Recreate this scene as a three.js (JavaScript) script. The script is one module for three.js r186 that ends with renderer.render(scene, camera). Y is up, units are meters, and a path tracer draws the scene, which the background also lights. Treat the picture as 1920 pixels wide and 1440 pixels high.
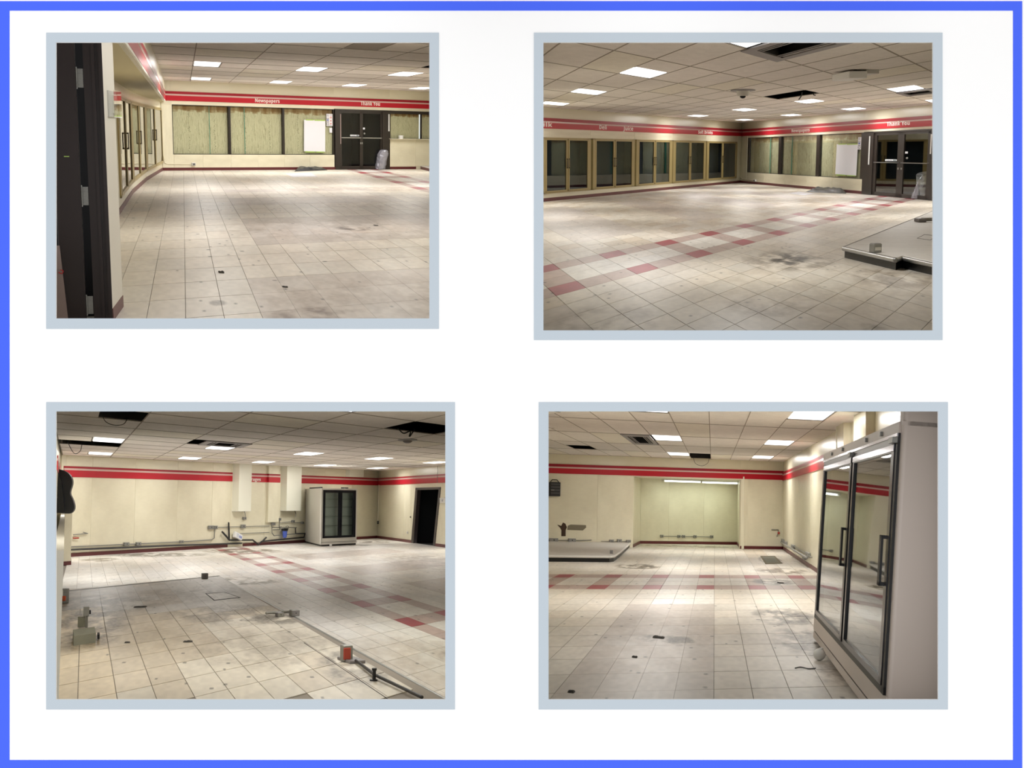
import * as THREE from 'three';
import { RoundedBoxGeometry } from 'three/addons/geometries/RoundedBoxGeometry.js';
import { TextGeometry } from 'three/addons/geometries/TextGeometry.js';
import { FontLoader } from 'three/addons/loaders/FontLoader.js';
import { mergeGeometries } from 'three/addons/utils/BufferGeometryUtils.js';
import { RectAreaLightUniformsLib } from 'three/addons/lights/RectAreaLightUniformsLib.js';

// ------------------------------------------------------------------ camera, sky, exposure
const scene = new THREE.Scene();
const camera = new THREE.PerspectiveCamera(33.398, 4 / 3, 0.1, 200);
camera.position.set(0, 3, 0);
camera.lookAt(0, 3, -1);
const SKY = 1.12;                      // even overcast sky in front of the display board
scene.background = new THREE.Color().setRGB(SKY, SKY, SKY * 1.0);
const renderer = new THREE.WebGLRenderer({ antialias: true });
renderer.toneMapping = THREE.LinearToneMapping;
renderer.toneMappingExposure = 1.0;
renderer.shadowMap.enabled = true;
RectAreaLightUniformsLib.init();
const PANEL = { a: 21, b: 15.5, c: 18, d: 16 };   // brightness of the ceiling panels, one entry per shop room
const font = await new FontLoader().loadAsync('fonts/droid/droid_sans_bold.typeface.json');

// ------------------------------------------------------------------ helpers
let seed = 7;
const rnd = () => (seed = (seed * 16807) % 2147483647) / 2147483647;
const lin = (r, g, b) => new THREE.Color().setRGB(r, g, b);
const srgb = (r, g, b) => new THREE.Color().setRGB(r / 255, g / 255, b / 255, THREE.SRGBColorSpace);
const used = {};
function numbered(n) { const k = used[n] = (used[n] ?? -1) + 1; return k ? `${n}_${String(k).padStart(3, '0')}` : n; }
function frame(o, q, name) { return { o: new THREE.Vector3(...o), q: new THREE.Quaternion(...q).normalize(), name }; }
// each shop room is a rigid frame of its own: x right, y up, z towards the board
const RA = frame([-0.0314, 1.431, -0.3116], [0.098324, 0.123454, 0.002362, 0.987464], 'upper left room');
const RB = frame([0.0079, 1.4255, -0.2846], [0.089189, -0.085624, -0.005217, 0.992314], 'upper right room');
const RC = frame([-0.0089, 1.2272, 0.1599], [-0.044482, 0.099932, -0.006977, 0.993975], 'lower left room');
const RD = frame([-0.0382, 1.4067, 0.1407], [-0.044815, -0.078172, -0.008482, 0.995896], 'lower right room');
const UPY = new THREE.Vector3(0, 1, 0);
function put(o, K, x, y, z, yaw = 0) {
  o.position.set(x, y, z).applyQuaternion(K.q).add(K.o);
  o.quaternion.copy(K.q).multiply(new THREE.Quaternion().setFromAxisAngle(UPY, yaw));
  return o;
}
function wallFrame(K, A, B) {           // A left end, B right end as seen from inside the room
  const dx = B[0] - A[0], dz = B[1] - A[1], L = Math.hypot(dx, dz);
  return { K, A, L, u: [dx / L, dz / L], n: [-dz / L, dx / L], yaw: Math.atan2(-dz, dx) };
}
const at = (W, s, off = 0) => [W.A[0] + W.u[0] * s + W.n[0] * off, W.A[1] + W.u[1] * s + W.n[1] * off];
function plain(g) { g = g.index ? g.toNonIndexed() : g; for (const k of Object.keys(g.attributes)) if (!['position', 'normal', 'uv'].includes(k)) g.deleteAttribute(k); return g; }
function merged(gs) { if (!Array.isArray(gs)) return gs; return gs.length === 1 ? gs[0] : mergeGeometries(gs.map(plain)); }
function part(name, gs, mat, parent, label) {
  const m = new THREE.Mesh(merged(gs), mat); m.name = name; m.castShadow = m.receiveShadow = true;
  if (label) m.userData.label = label;
  parent.add(m); return m;
}
function info(o, label, category, group) { o.userData.label = label; o.userData.category = category; if (group) o.userData.group = group; return o; }
function thing(K, name, label, category, pos, yaw = 0, group) {
  const g = new THREE.Group(); g.name = numbered(name); scene.add(g); put(g, K, pos[0], pos[1], pos[2], yaw);
  return info(g, label, category, group);
}
function single(K, name, label, category, gs, mat, pos, yaw = 0, group) {
  const m = new THREE.Mesh(merged(gs), mat); m.name = numbered(name); m.castShadow = m.receiveShadow = true; scene.add(m);
  put(m, K, pos[0], pos[1], pos[2], yaw); return info(m, label, category, group);
}
function struct(K, name, label, gs, mat, pos = [0, 0, 0], yaw = 0) {
  const m = single(K, name, label, name.replace(/_.*/, ''), gs, mat, pos, yaw); m.userData.kind = 'structure'; return m;
}
function structGroup(K, name, label, pos, yaw) { const g = thing(K, name, label, name.replace(/_.*/, ''), pos, yaw); g.userData.kind = 'structure'; return g; }
const box = (w, h, d, x = 0, y = 0, z = 0) => new THREE.BoxGeometry(w, h, d).translate(x, y, z);
const slab = (x0, x1, y0, y1, z0, z1) => box(x1 - x0, y1 - y0, z1 - z0, (x0 + x1) / 2, (y0 + y1) / 2, (z0 + z1) / 2);
const rbox = (w, h, d, r, x = 0, y = 0, z = 0) => new RoundedBoxGeometry(w, h, d, 2, r).translate(x, y, z);
const cyl = (r, h, x = 0, y = 0, z = 0, axis = 'y', r2 = r, n = 16) => { const g = new THREE.CylinderGeometry(r2, r, h, n); if (axis === 'x') g.rotateZ(Math.PI / 2); if (axis === 'z') g.rotateX(Math.PI / 2); return g.translate(x, y, z); };
const ball = (r, x, y, z, sy = 1) => new THREE.SphereGeometry(r, 18, 12).scale(1, sy, 1).translate(x, y, z);
function tube(pts, r, n = 8, smooth = false) {
  const v = pts.map((p) => new THREE.Vector3(...p));
  if (smooth) return new THREE.TubeGeometry(new THREE.CatmullRomCurve3(v), 28, r, n);
  const path = new THREE.CurvePath();
  for (let i = 1; i < v.length; i++) path.add(new THREE.LineCurve3(v[i - 1], v[i]));
  const gs = path.curves.map((c) => new THREE.TubeGeometry(c, 1, r, n));
  for (const p of v) gs.push(new THREE.SphereGeometry(r * 1.02, n, 6).translate(p.x, p.y, p.z));
  return merged(gs);
}
function prism(poly, y0, y1) {          // plan polygon [x, z] raised from y0 to y1
  const pts = poly.map(([x, z]) => new THREE.Vector2(x, z));
  const tri = THREE.ShapeUtils.triangulateShape(pts, []), pos = [], uv = [];
  const add = (a, ya, b, yb, c, yc) => { for (const [p, y] of [[a, ya], [b, yb], [c, yc]]) { pos.push(p.x, y, p.y); uv.push(p.x, p.y + y); } };
  const ccw = THREE.ShapeUtils.area(pts) > 0;
  for (const [i, j, k] of tri) {
    const [a, b, c] = [pts[i], pts[j], pts[k]];
    const up = (b.x - a.x) * (c.y - a.y) - (b.y - a.y) * (c.x - a.x) < 0;
    if (up) { add(a, y1, b, y1, c, y1); add(a, y0, c, y0, b, y0); } else { add(a, y1, c, y1, b, y1); add(a, y0, b, y0, c, y0); }
  }
  for (let i = 0; i < pts.length; i++) {
    let a = pts[i], b = pts[(i + 1) % pts.length]; if (!ccw) [a, b] = [b, a];
    add(a, y0, a, y1, b, y1); add(a, y0, b, y1, b, y0);
  }
  const g = new THREE.BufferGeometry();
  g.setAttribute('position', new THREE.Float32BufferAttribute(pos, 3)); g.setAttribute('uv', new THREE.Float32BufferAttribute(uv, 2)); g.computeVertexNormals();
  return g;
}
function plate(pts, d) {                // outline in x, y given thickness d along z
  const s = new THREE.Shape(pts.map(([x, y]) => new THREE.Vector2(x, y)));
  return new THREE.ExtrudeGeometry(s, { depth: d, bevelEnabled: false });
}
const shift = (poly, x, z) => poly.map((p) => [p[0] - x, p[1] - z]);
const inside = (poly, x, z) => { let c = false; for (let i = 0, j = poly.length - 1; i < poly.length; j = i++) { const [a, b] = poly[i], [e, f] = poly[j]; if ((b > z) !== (f > z) && x < ((e - a) * (z - b)) / (f - b) + a) c = !c; } return c; };

// ------------------------------------------------------------------ procedural textures
const hash = (x, y, s) => { let n = (x * 374761393 + y * 668265263 + s * 1442695041) | 0; n = Math.imul(n ^ (n >>> 13), 1274126177); return ((n ^ (n >>> 16)) >>> 0) / 4294967295; };
function vnoise(x, y, s) {
  const xi = Math.floor(x), yi = Math.floor(y), fx = x - xi, fy = y - yi, u = fx * fx * (3 - 2 * fx), v = fy * fy * (3 - 2 * fy);
  return (hash(xi, yi, s) * (1 - u) + hash(xi + 1, yi, s) * u) * (1 - v) + (hash(xi, yi + 1, s) * (1 - u) + hash(xi + 1, yi + 1, s) * u) * v;
}
const fbm = (x, y, s, o = 4) => { let a = 0, k = 0.5, n = 0; for (let i = 0; i < o; i++) { a += k * vnoise(x, y, s + i); n += k; x *= 2.1; y *= 2.1; k *= 0.5; } return a / n; };
function dataTex(w, h, f, repeat = true, srgbSpace = true) {
  const d = new Uint8Array(w * h * 4);
  for (let j = 0; j < h; j++) for (let i = 0; i < w; i++) { const c = f(i / w, j / h, i, j), k = (j * w + i) * 4; d[k] = Math.max(0, Math.min(255, c[0] * 255)); d[k + 1] = Math.max(0, Math.min(255, c[1] * 255)); d[k + 2] = Math.max(0, Math.min(255, c[2] * 255)); d[k + 3] = 255; }
  const t = new THREE.DataTexture(d, w, h); t.magFilter = THREE.LinearFilter; t.minFilter = THREE.LinearMipmapLinearFilter; t.generateMipmaps = true;
  if (repeat) t.wrapS = t.wrapT = THREE.RepeatWrapping;
  if (srgbSpace) t.colorSpace = THREE.SRGBColorSpace;
  t.needsUpdate = true; return t;
}
const wallTex = dataTex(512, 512, (u, v) => { const n = fbm(u * 9, v * 6, 11, 5), m = vnoise(u * 60, v * 200, 5); const k = 0.93 + 0.09 * (n - 0.4) + 0.015 * m; return [k, k * (0.995 + 0.01 * n), k * (0.97 + 0.03 * n)]; });
wallTex.repeat.set(0.23, 0.31);
const ceilTex = dataTex(512, 512, (u, v, i, j) => { const n = fbm(u * 14, v * 14, 3, 4), p = hash(i >> 1, j >> 1, 9) > 0.93 ? -0.05 : 0; const k = 0.95 + 0.06 * (n - 0.5) + p; return [k, k * 0.992, k * 0.98]; });
ceilTex.repeat.set(0.6, 0.25);
// floor wear: base speckle plus stains, each stain [x, z, radius x, radius z, strength, grain, tint]
function floorTex(ext, sd, stains) {
  const [x0, x1, z0, z1] = ext, W = 640, H = 1536;
  return dataTex(W, H, (u, v) => {
    const x = x0 + u * (x1 - x0), z = z0 + v * (z1 - z0);
    let k = 0.93 + 0.11 * (fbm(x * 2.1, z * 0.55, sd, 4) - 0.5) + 0.07 * (vnoise(x * 26, z * 7, sd + 5) - 0.5) + 0.05 * (vnoise(x * 0.7, z * 0.18, sd + 8) - 0.5);
    if (hash(Math.floor(x * 36), Math.floor(z * 9), sd + 3) > 0.9965) k *= 0.62;
    let r = k, g = k * 0.992, b = k * (0.965 + 0.03 * vnoise(x * 0.9, z * 0.25, sd + 9));
    for (const [sx, sz, rx, rz, a, grain, tint] of stains) {
      const dx = (x - sx) / rx, dz = (z - sz) / rz, q = dx * dx + dz * dz;
      if (q > 1) continue;
      const n = fbm(x * 6.5, z * 2, sd + 20, 4), g2 = vnoise(x * 40, z * 12, sd + 31);
      const m = a * Math.min(1, (1 - q) * 1.6) * Math.max(0, Math.min(1, (n - 0.5 + 0.28 * grain) * 3.2)) * (0.55 + 0.45 * (g2 > 0.45 ? 1 : 0.3));
      r *= 1 - m * (1 - tint[0]); g *= 1 - m * (1 - tint[1]); b *= 1 - m * (1 - tint[2]);
    }
    return [r, g, b];
  }, false);
}
function canvasTex(w, h, draw) { const c = document.createElement('canvas'); c.width = w; c.height = h; draw(c.getContext('2d'), w, h); const t = new THREE.CanvasTexture(c); t.colorSpace = THREE.SRGBColorSpace; return t; }
const plyTex = canvasTex(1024, 1024, (g, w, h) => {
  let s = 99; const r = () => (s = (s * 16807) % 2147483647) / 2147483647;
  g.fillStyle = '#c2bb9c'; g.fillRect(0, 0, w, h);
  for (let i = 0; i < 2600; i++) { const y = r() * h, x = r() * w, l = 20 + r() * 120, t = r(); g.fillStyle = t > 0.62 ? `rgba(88,78,50,${0.14 + r() * 0.34})` : `rgba(228,226,190,${0.12 + r() * 0.26})`; g.fillRect(x, y, 1 + r() * 3, l); }
  for (let i = 0; i < 500; i++) { g.fillStyle = `rgba(70,60,30,${r() * 0.4})`; g.fillRect(r() * w, r() * h, 2 + r() * 5, 2 + r() * 8); }
  for (const x of [300, 760]) for (let y = 50; y < h - 30; y += 8 + r() * 14) { g.fillStyle = `rgba(45,42,25,${0.35 + r() * 0.5})`; g.fillRect(x + (r() - 0.5) * 30, y, 3 + r() * 15, 2 + r() * 9); }
  g.fillStyle = 'rgba(120,84,40,0.28)'; g.fillRect(0, 0, w, 90); for (let i = 0; i < 60; i++) g.fillRect(r() * w, 0, 30 + r() * 90, 60 + r() * 90);
});
const signTex = canvasTex(256, 512, (g, w, h) => {
  g.fillStyle = '#eceaea'; g.fillRect(0, 0, w, h); g.fillStyle = '#d8d6dc'; g.fillRect(0, 0, 110, h);
  g.fillStyle = '#2b2b33'; for (const y of [190, 330]) g.fillRect(8, y, 100, 16); g.fillStyle = '#5f6ea8'; g.fillRect(20, 232, 70, 60);
  g.lineWidth = 12; g.strokeStyle = '#4b4b55'; g.beginPath(); g.arc(60, 420, 46, 0, 7); g.stroke(); g.strokeStyle = '#cc2a2a'; for (const y of [150, 290, 410]) { g.beginPath(); g.arc(185, y, y < 200 ? 34 : 20, 0, 7); g.stroke(); g.fillStyle = '#c43a34'; g.fillRect(172, y - 10, 26, 20); }
  g.fillStyle = '#9a9aa2'; for (let y = 30; y < 110; y += 16) g.fillRect(18, y, 70, 6); for (let y = 20; y < 90; y += 14) g.fillRect(130, y, 100, 5); for (let y = 460; y < 500; y += 12) g.fillRect(130, y, 100, 4);
});
const stripTex = canvasTex(256, 48, (g, w, h) => { g.fillStyle = '#e9ebee'; g.fillRect(0, 0, w, h); g.fillStyle = '#55636f'; for (let i = 0; i < 9; i++) g.fillRect(16 + i * 16, 15, 10, 18); g.fillStyle = '#8d979c'; g.fillRect(176, 6, 70, 36); g.fillStyle = '#3a4046'; for (let i = 0; i < 4; i++) g.fillRect(182 + i * 15, 16, 9, 15); });
const tagTex = canvasTex(128, 128, (g, w, h) => { g.fillStyle = '#e6e8ee'; g.fillRect(0, 0, w, h); g.fillStyle = '#3f55b5'; g.fillRect(58, 40, 56, 56); g.fillStyle = '#dfe3f0'; for (let i = 0; i < 3; i++) g.fillRect(66, 50 + i * 14, 40, 6); g.fillStyle = '#8a90a0'; for (let i = 0; i < 6; i++) g.fillRect(10, 20 + i * 14, 38, 5); });
const brushTex = dataTex(256, 256, (u, v) => { const k = 0.82 + 0.16 * fbm(u * 3, v * 50, 44, 4) + 0.05 * fbm(u * 20, v * 20, 3, 3); return [k, k, k * 0.99]; });

// ------------------------------------------------------------------ materials
const std = (color, roughness = 0.7, extra = {}) => new THREE.MeshStandardMaterial({ color, roughness, ...extra });
const phys = (color, roughness, extra = {}) => new THREE.MeshPhysicalMaterial({ color, roughness, ...extra });
const M = {
  board: std(lin(0.93, 0.93, 0.93), 1, {}), blue: std(lin(0.063, 0.136, 0.9), 1), greyFrame: std(lin(0.5, 0.565, 0.625), 1),
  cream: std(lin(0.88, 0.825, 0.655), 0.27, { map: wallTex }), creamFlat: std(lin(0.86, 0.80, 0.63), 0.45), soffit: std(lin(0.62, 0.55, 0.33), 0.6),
  ivory: std(lin(0.86, 0.83, 0.75), 0.5), column: std(lin(0.83, 0.82, 0.70), 0.4), base: std(lin(0.115, 0.018, 0.02), 0.45),
  red: phys(lin(0.50, 0.02, 0.034), 0.3, { specularIntensity: 0.35 }), redDark: phys(lin(0.36, 0.016, 0.03), 0.3, { specularIntensity: 0.35 }),
  pin: phys(lin(0.66, 0.44, 0.40), 0.2, {}), letter: std(lin(0.86, 0.78, 0.74), 0.5),
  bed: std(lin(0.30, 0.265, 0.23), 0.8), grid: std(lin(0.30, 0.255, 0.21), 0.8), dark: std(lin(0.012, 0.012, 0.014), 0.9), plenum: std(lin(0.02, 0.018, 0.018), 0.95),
  brown: std(lin(0.018, 0.009, 0.009), 0.42), bronze: std(lin(0.02, 0.014, 0.011), 0.4), black: std(lin(0.01, 0.01, 0.011), 0.5), blackGloss: phys(lin(0.012, 0.012, 0.016), 0.28),
  gold: std(lin(0.40, 0.31, 0.13), 0.4, { metalness: 0.25 }), goldDark: std(lin(0.06, 0.045, 0.02), 0.6),
  glass: phys(lin(0.95, 0.97, 0.96), 0.0, { transmission: 1, thickness: 0, ior: 1.25 }), glassGreen: phys(lin(0.95, 0.975, 0.95), 0.0, { transmission: 1, thickness: 0, ior: 1.2 }), glassDark: phys(lin(0.62, 0.66, 0.68), 0.02, { transmission: 1, thickness: 0, ior: 1.18 }), glassCase: phys(lin(0.86, 0.9, 0.88), 0.02, { transmission: 1, thickness: 0, ior: 1.45 }),
  edgeGreen: std(lin(0.05, 0.22, 0.15), 0.3), ply: std(lin(1.0, 0.96, 1.0), 0.75, { map: plyTex }), plyEdge: std(lin(0.5, 0.4, 0.2), 0.8),
  coolIn: std(lin(0.10, 0.115, 0.125), 0.7), paper: std(lin(0.80, 0.80, 0.85), 0.75), tape: std(lin(0.42, 0.60, 0.14), 0.7), sign: std(lin(0.95, 0.95, 0.95), 0.6, { map: signTex }), strip: std(lin(0.95, 0.95, 0.95), 0.5, { map: stripTex }), tag: std(lin(0.95, 0.95, 0.95), 0.5, { map: tagTex }),
  galv: std(lin(0.36, 0.36, 0.35), 0.42, { metalness: 0.55, map: brushTex }), steel: std(lin(0.55, 0.55, 0.56), 0.3, { metalness: 0.8, map: brushTex }), conduit: std(lin(0.24, 0.235, 0.21), 0.5, { metalness: 0.3 }), pipe: std(lin(0.014, 0.014, 0.015), 0.4),
  white: std(lin(0.80, 0.80, 0.78), 0.45), offwhite: std(lin(0.62, 0.60, 0.56), 0.5), grey: std(lin(0.32, 0.31, 0.31), 0.6), ventGrey: std(lin(0.22, 0.205, 0.21), 0.5, { metalness: 0.2 }), filterBlue: phys(lin(0.10, 0.16, 0.62), 0.2), orange: std(lin(0.60, 0.10, 0.03), 0.5), redBox: std(lin(0.42, 0.06, 0.035), 0.55),
  fridge: std(lin(0.72, 0.70, 0.65), 0.4), fridgePink: std(lin(0.60, 0.52, 0.47), 0.42), chrome: std(lin(0.55, 0.55, 0.62), 0.18, { metalness: 0.9 }), fridgeIn: std(lin(0.30, 0.33, 0.32), 0.6),
  bubble: phys(lin(0.30, 0.30, 0.35), 0.25, { metalness: 0.2, clearcoat: 0.4 }), trash: phys(lin(0.02, 0.021, 0.026), 0.4), scar: std(lin(0.06, 0.035, 0.02), 0.9), plaster: std(lin(0.22, 0.19, 0.13), 0.95), concrete: std(lin(0.27, 0.27, 0.22), 0.9, { map: wallTex }), dirt: std(lin(0.05, 0.045, 0.04), 1),
  night: std(lin(0.008, 0.009, 0.012), 0.8), car: phys(lin(0.02, 0.022, 0.03), 0.3), lampWarm: std(lin(0.1, 0.07, 0.03), 0.5, { emissive: lin(1, 0.62, 0.22), emissiveIntensity: 2.2 }), litWindow: std(lin(0.1, 0.08, 0.04), 0.5, { emissive: lin(0.75, 0.5, 0.2), emissiveIntensity: 0.8 }),
  glow: std(lin(0.9, 0.9, 0.9), 0.5, { emissive: lin(1, 1, 1), emissiveIntensity: 2.0 }), tubeGlow: std(lin(0.9, 0.9, 0.9), 0.5, { emissive: lin(0.93, 1, 0.95), emissiveIntensity: 2.2 }), rope: std(lin(0.5, 0.03, 0.03), 0.8), jambStrip: std(lin(0.32, 0.24, 0.22), 0.6), metalTop: std(lin(0.72, 0.69, 0.67), 0.5, { map: brushTex }),
  reveal: std(lin(0.7, 0.68, 0.64), 0.9),
};
const vct = (map, rough = 0.43) => std(lin(1, 1, 1), rough, { map, vertexColors: true });
const ceilMat = std(lin(1, 1, 1), 0.85, { map: ceilTex, vertexColors: true });

// ------------------------------------------------------------------ the display board with four framed openings (1 px of the picture = 1/300 m here)
const px = (x) => (x - 960) / 300, py = (y) => 3 - (y - 720) / 300, BZ = -8;
const OPEN = [[105, 79.5, 805, 597], [1019, 79.5, 1749, 619.5], [105, 771.5, 835, 1311.5], [1028.5, 771.5, 1759, 1311.5]];
const OUTER = [[87, 61.5, 823, 616.5], [1001, 61.5, 1767, 637.5], [87, 754, 853, 1330], [1010, 754, 1777, 1330]];
const WORLD = { o: new THREE.Vector3(), q: new THREE.Quaternion() };
const rect = (C, [a, b, c, d]) => { const s = new C(); s.moveTo(px(a), py(b)); s.lineTo(px(c), py(b)); s.lineTo(px(c), py(d)); s.lineTo(px(a), py(d)); s.closePath(); return s; };
{
  const s = rect(THREE.Shape, [-160, -160, 2080, 1610]); s.holes = OPEN.map((r) => rect(THREE.Path, r));
  const b = single(WORLD, 'display_board', 'large flat white board with four rectangular openings', 'board', new THREE.ExtrudeGeometry(s, { depth: 0.012, bevelEnabled: false }), M.board, [0, 0, BZ - 0.012]);
  const bs = rect(THREE.Shape, [-160, 2.3, 1916.5, 1500]); bs.holes = [rect(THREE.Path, [18, 20, 1899.3, 1425])];
  part('border_band', new THREE.ExtrudeGeometry(bs, { depth: 0.002, bevelEnabled: false }).translate(0, 0, 0.012), M.blue, b, 'bright blue band around the edge of the board');
  OUTER.forEach((r, i) => {
    const f = rect(THREE.Shape, r); f.holes = [rect(THREE.Path, OPEN[i])];
    single(WORLD, 'picture_frame', `pale blue-grey flat frame around the ${['upper left', 'upper right', 'lower left', 'lower right'][i]} room`, 'frame', new THREE.ExtrudeGeometry(f, { depth: 0.004, bevelEnabled: false }), M.greyFrame, [0, 0, BZ], 0, 'four frames on the white board');
  });
}

// ------------------------------------------------------------------ shared builders
function quadGeo(a, b, c, d, y0, y1, col, ext) {     // a thin tile over plan corners a b c d
  const P = [a, b, c, d], pos = [], uv = [], cl = [];
  const add = (p, y) => { pos.push(p[0], y, p[1]); cl.push(col[0], col[1], col[2]); if (ext) uv.push((p[0] - ext[0]) / (ext[1] - ext[0]), (p[1] - ext[2]) / (ext[3] - ext[2])); else uv.push(p[0], p[1]); };
  const face = (p, yp, q, yq, r, yr, s, ys) => { add(p, yp); add(q, yq); add(r, yr); add(p, yp); add(r, yr); add(s, ys); };
  const turn = (b[0] - a[0]) * (d[1] - a[1]) - (b[1] - a[1]) * (d[0] - a[0]) > 0;
  const Q = turn ? [a, d, c, b] : P;
  face(Q[0], y1, Q[1], y1, Q[2], y1, Q[3], y1); face(Q[3], y0, Q[2], y0, Q[1], y0, Q[0], y0);
  for (let i = 0; i < 4; i++) { const p = Q[i], q = Q[(i + 1) % 4]; face(p, y0, q, y0, q, y1, p, y1); }
  const g = new THREE.BufferGeometry();
  g.setAttribute('position', new THREE.Float32BufferAttribute(pos, 3)); g.setAttribute('uv', new THREE.Float32BufferAttribute(uv, 2)); g.setAttribute('color', new THREE.Float32BufferAttribute(cl, 3)); g.computeVertexNormals();
  return g;
}
const node = (l, i, j) => [l.O[0] + l.A[0] * i + l.B[0] * j, l.O[1] + l.A[1] * i + l.B[1] * j];
function cell(l, i0, i1, j0, j1, e, f = e) { return [node(l, i0 + e, j0 + f), node(l, i1 - e, j0 + f), node(l, i1 - e, j1 - f), node(l, i0 + e, j1 - f)]; }
const COL = { cream: [0.80, 0.755, 0.685], white: [0.88, 0.865, 0.835], grey: [0.67, 0.615, 0.575], grey2: [0.61, 0.56, 0.52], pink: [0.56, 0.44, 0.41], red: [0.38, 0.04, 0.065], tan: [0.70, 0.63, 0.54], warm: [0.78, 0.68, 0.54], slate: [0.72, 0.70, 0.70] };  // warm: orange light put into the tile colour
function tiles(parent, lat, poly, kind, ext, mat, y, range, over = 0.02, limit = 300) {
  const list = [], [i0, i1, j0, j1] = range, near = Math.max(...poly.map((p) => p[1])) + over;
  for (let i = i0; i < i1; i++) for (let j = j0; j < j1; j++) {
    const c = cell(lat, i, i + 1, j, j + 1, 0), m = node(lat, i + 0.5, j + 0.5);
    if (!inside(poly, m[0], m[1]) && !c.some((p) => inside(poly, p[0], p[1]))) continue;
    if (c.some((p) => p[1] > near)) continue;
    const k = kind(i, j, m); if (!k) continue;
    list.push({ i, j, k, d: -m[1] });
  }
  list.sort((a, b) => a.d - b.d);
  const rest = [];
  list.forEach((t, n) => {
    const v = 1 + (hash(t.i, t.j, 77) - 0.5) * 0.11, w = (hash(t.i, t.j, 78) - 0.5) * 0.03, b = COL[t.k], col = [b[0] * v * (1 + w), b[1] * v, b[2] * v * (1 - w)];
    const e = t.k === 'grey' || t.k === 'grey2' ? 0.003 : 0.0085, q = cell(lat, t.i, t.i + 1, t.j, t.j + 1, e);
    const g = quadGeo(...q, y - 0.008, y + (hash(t.i, t.j, 5) - 0.5) * 0.0006, col, ext);
    if (n < limit) part('tile', g, mat, parent); else rest.push(g);
  });
  if (rest.length) { const r = part('tiles_beyond', mergeGeometries(rest), mat, parent); r.userData.kind = 'stuff'; }
}
// a suspended ceiling: panels on a lattice, some cells replaced by lamps, vents or holes
function ceilingGrid(K, lat, poly, y, range, special, label, roofPoly, bars, tone = [0.89, 0.85, 0.825]) {
  const c = structGroup(K, 'ceiling', label, [0, 0, 0], 0), bed = [], far = []; let count = 0;
  const [i0, i1, j0, j1] = range, items = [];
  for (let i = i0; i < i1; i++) for (let j = j0; j < j1; j++) {
    const m = node(lat, i + 0.5, j + 0.5), cs = cell(lat, i, i + 1, j, j + 1, 0);
    if (!inside(poly, m[0], m[1]) && !cs.some((p) => inside(poly, p[0], p[1]))) continue;
    items.push({ i, j, d: -m[1] });
  }
  items.sort((a, b) => a.d - b.d);
  for (const { i, j } of items) {
    const s = special.filter((q) => q.i === i && q.j === j);
    let spans = [[0, 1, 0, 1]];
    for (const q of s) spans = q.cut === 'full' ? [] : q.cut === 'lo' ? [[0.5, 1, 0, 1]] : q.cut === 'hi' ? [[0, 0.5, 0, 1]] : q.cut === 'vlo' ? [[0, 1, 0.5, 1]] : [[0, 1, 0, 0.5]];
    for (const [a, b, e, f] of spans) {
      const v = 1 + (hash(i, j, 31) - 0.5) * 0.07, warm = hash(i, j, 36) > 0.86 ? 0.93 : 1, col = [tone[0] * v, tone[1] * v, tone[2] * v * warm];
      const g = quadGeo(...cell(lat, i + a, i + b, j + e, j + f, 0.008), y, y + 0.014, s.find((q) => q.tone)?.tone ?? col);
      if (count++ < 300) part('ceiling_panel', g, ceilMat, c); else far.push(g);
      const q0 = node(lat, i + a, j + e), q1 = node(lat, i + b, j + e), q2 = node(lat, i + a, j + f), ux = [(q1[0] - q0[0]), (q1[1] - q0[1])], vx = [(q2[0] - q0[0]), (q2[1] - q0[1])], p = (s, t) => [q0[0] + ux[0] * s + vx[0] * t, q0[1] + ux[1] * s + vx[1] * t], [gi, gj] = bars, si = gi / (b - a), sj = gj / (f - e);
      bed.push(quadGeo(p(-si, -sj), p(si, -sj), p(si, 1 + sj), p(-si, 1 + sj), y - 0.004, y - 0.0005, [1, 1, 1]), quadGeo(p(si, -sj), p(1 - si, -sj), p(1 - si, sj), p(si, sj), y - 0.004, y - 0.0005, [1, 1, 1]));
    }
  }
  if (far.length) part('ceiling_panels_beyond', mergeGeometries(far), ceilMat, c).userData.kind = 'stuff';
  part('ceiling_grid', bed, M.grid, c);
  part('roof_deck', prism(roofPoly ?? poly, y + 0.5, y + 0.6), M.plenum, c);
  return c;
}
function lamp(K, lat, a, b, e, f, y, power, label, group, size) {
  const p = cell(lat, a, b, e, f, 0.006), m = [(p[0][0] + p[2][0]) / 2, (p[0][1] + p[2][1]) / 2];
  const t = thing(K, 'ceiling_light', label, 'light', [m[0], y, m[1]], 0, group);
  const loc = p.map((q) => [q[0] - m[0], q[1] - m[1]]), inn = loc.map((q) => [q[0] * 0.93, q[1] * 0.93]);
  part('housing', prism(loc, 0.012, 0.07), M.white, t); part('diffuser', prism(inn, 0.002, 0.012), M.glow, t);
  const L = new THREE.RectAreaLight(0xffffff, power, size[0], size[1]); L.color.setRGB(1, 0.985, 0.95);
  L.position.set(0, -0.012, 0); L.rotation.x = -Math.PI / 2; L.name = 'panel_light'; t.add(L);
  return t;
}
function wallOf(W, name, label, pieces, t = 0.12, mat = M.cream) {
  return struct(W.K, name, label, pieces.map(([a, b, c, d]) => slab(a, b, c, d, -t, 0)), mat, [W.A[0], 0, W.A[1]], W.yaw);
}
function panels(wall, list, mat = M.cream, gap = 0.008, th = 0.006) { for (const [a, b, c, d] of list) part('wall_panel', slab(a + gap, b - gap, c, d, 0, th), mat, wall); }
function baseboard(W, name, label, a, b, h = 0.1, th = 0.014, y = 0) { return struct(W.K, name, label, slab(a, b, y, y + h, 0, th), M.base, [W.A[0], 0, W.A[1]], W.yaw); }
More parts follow.
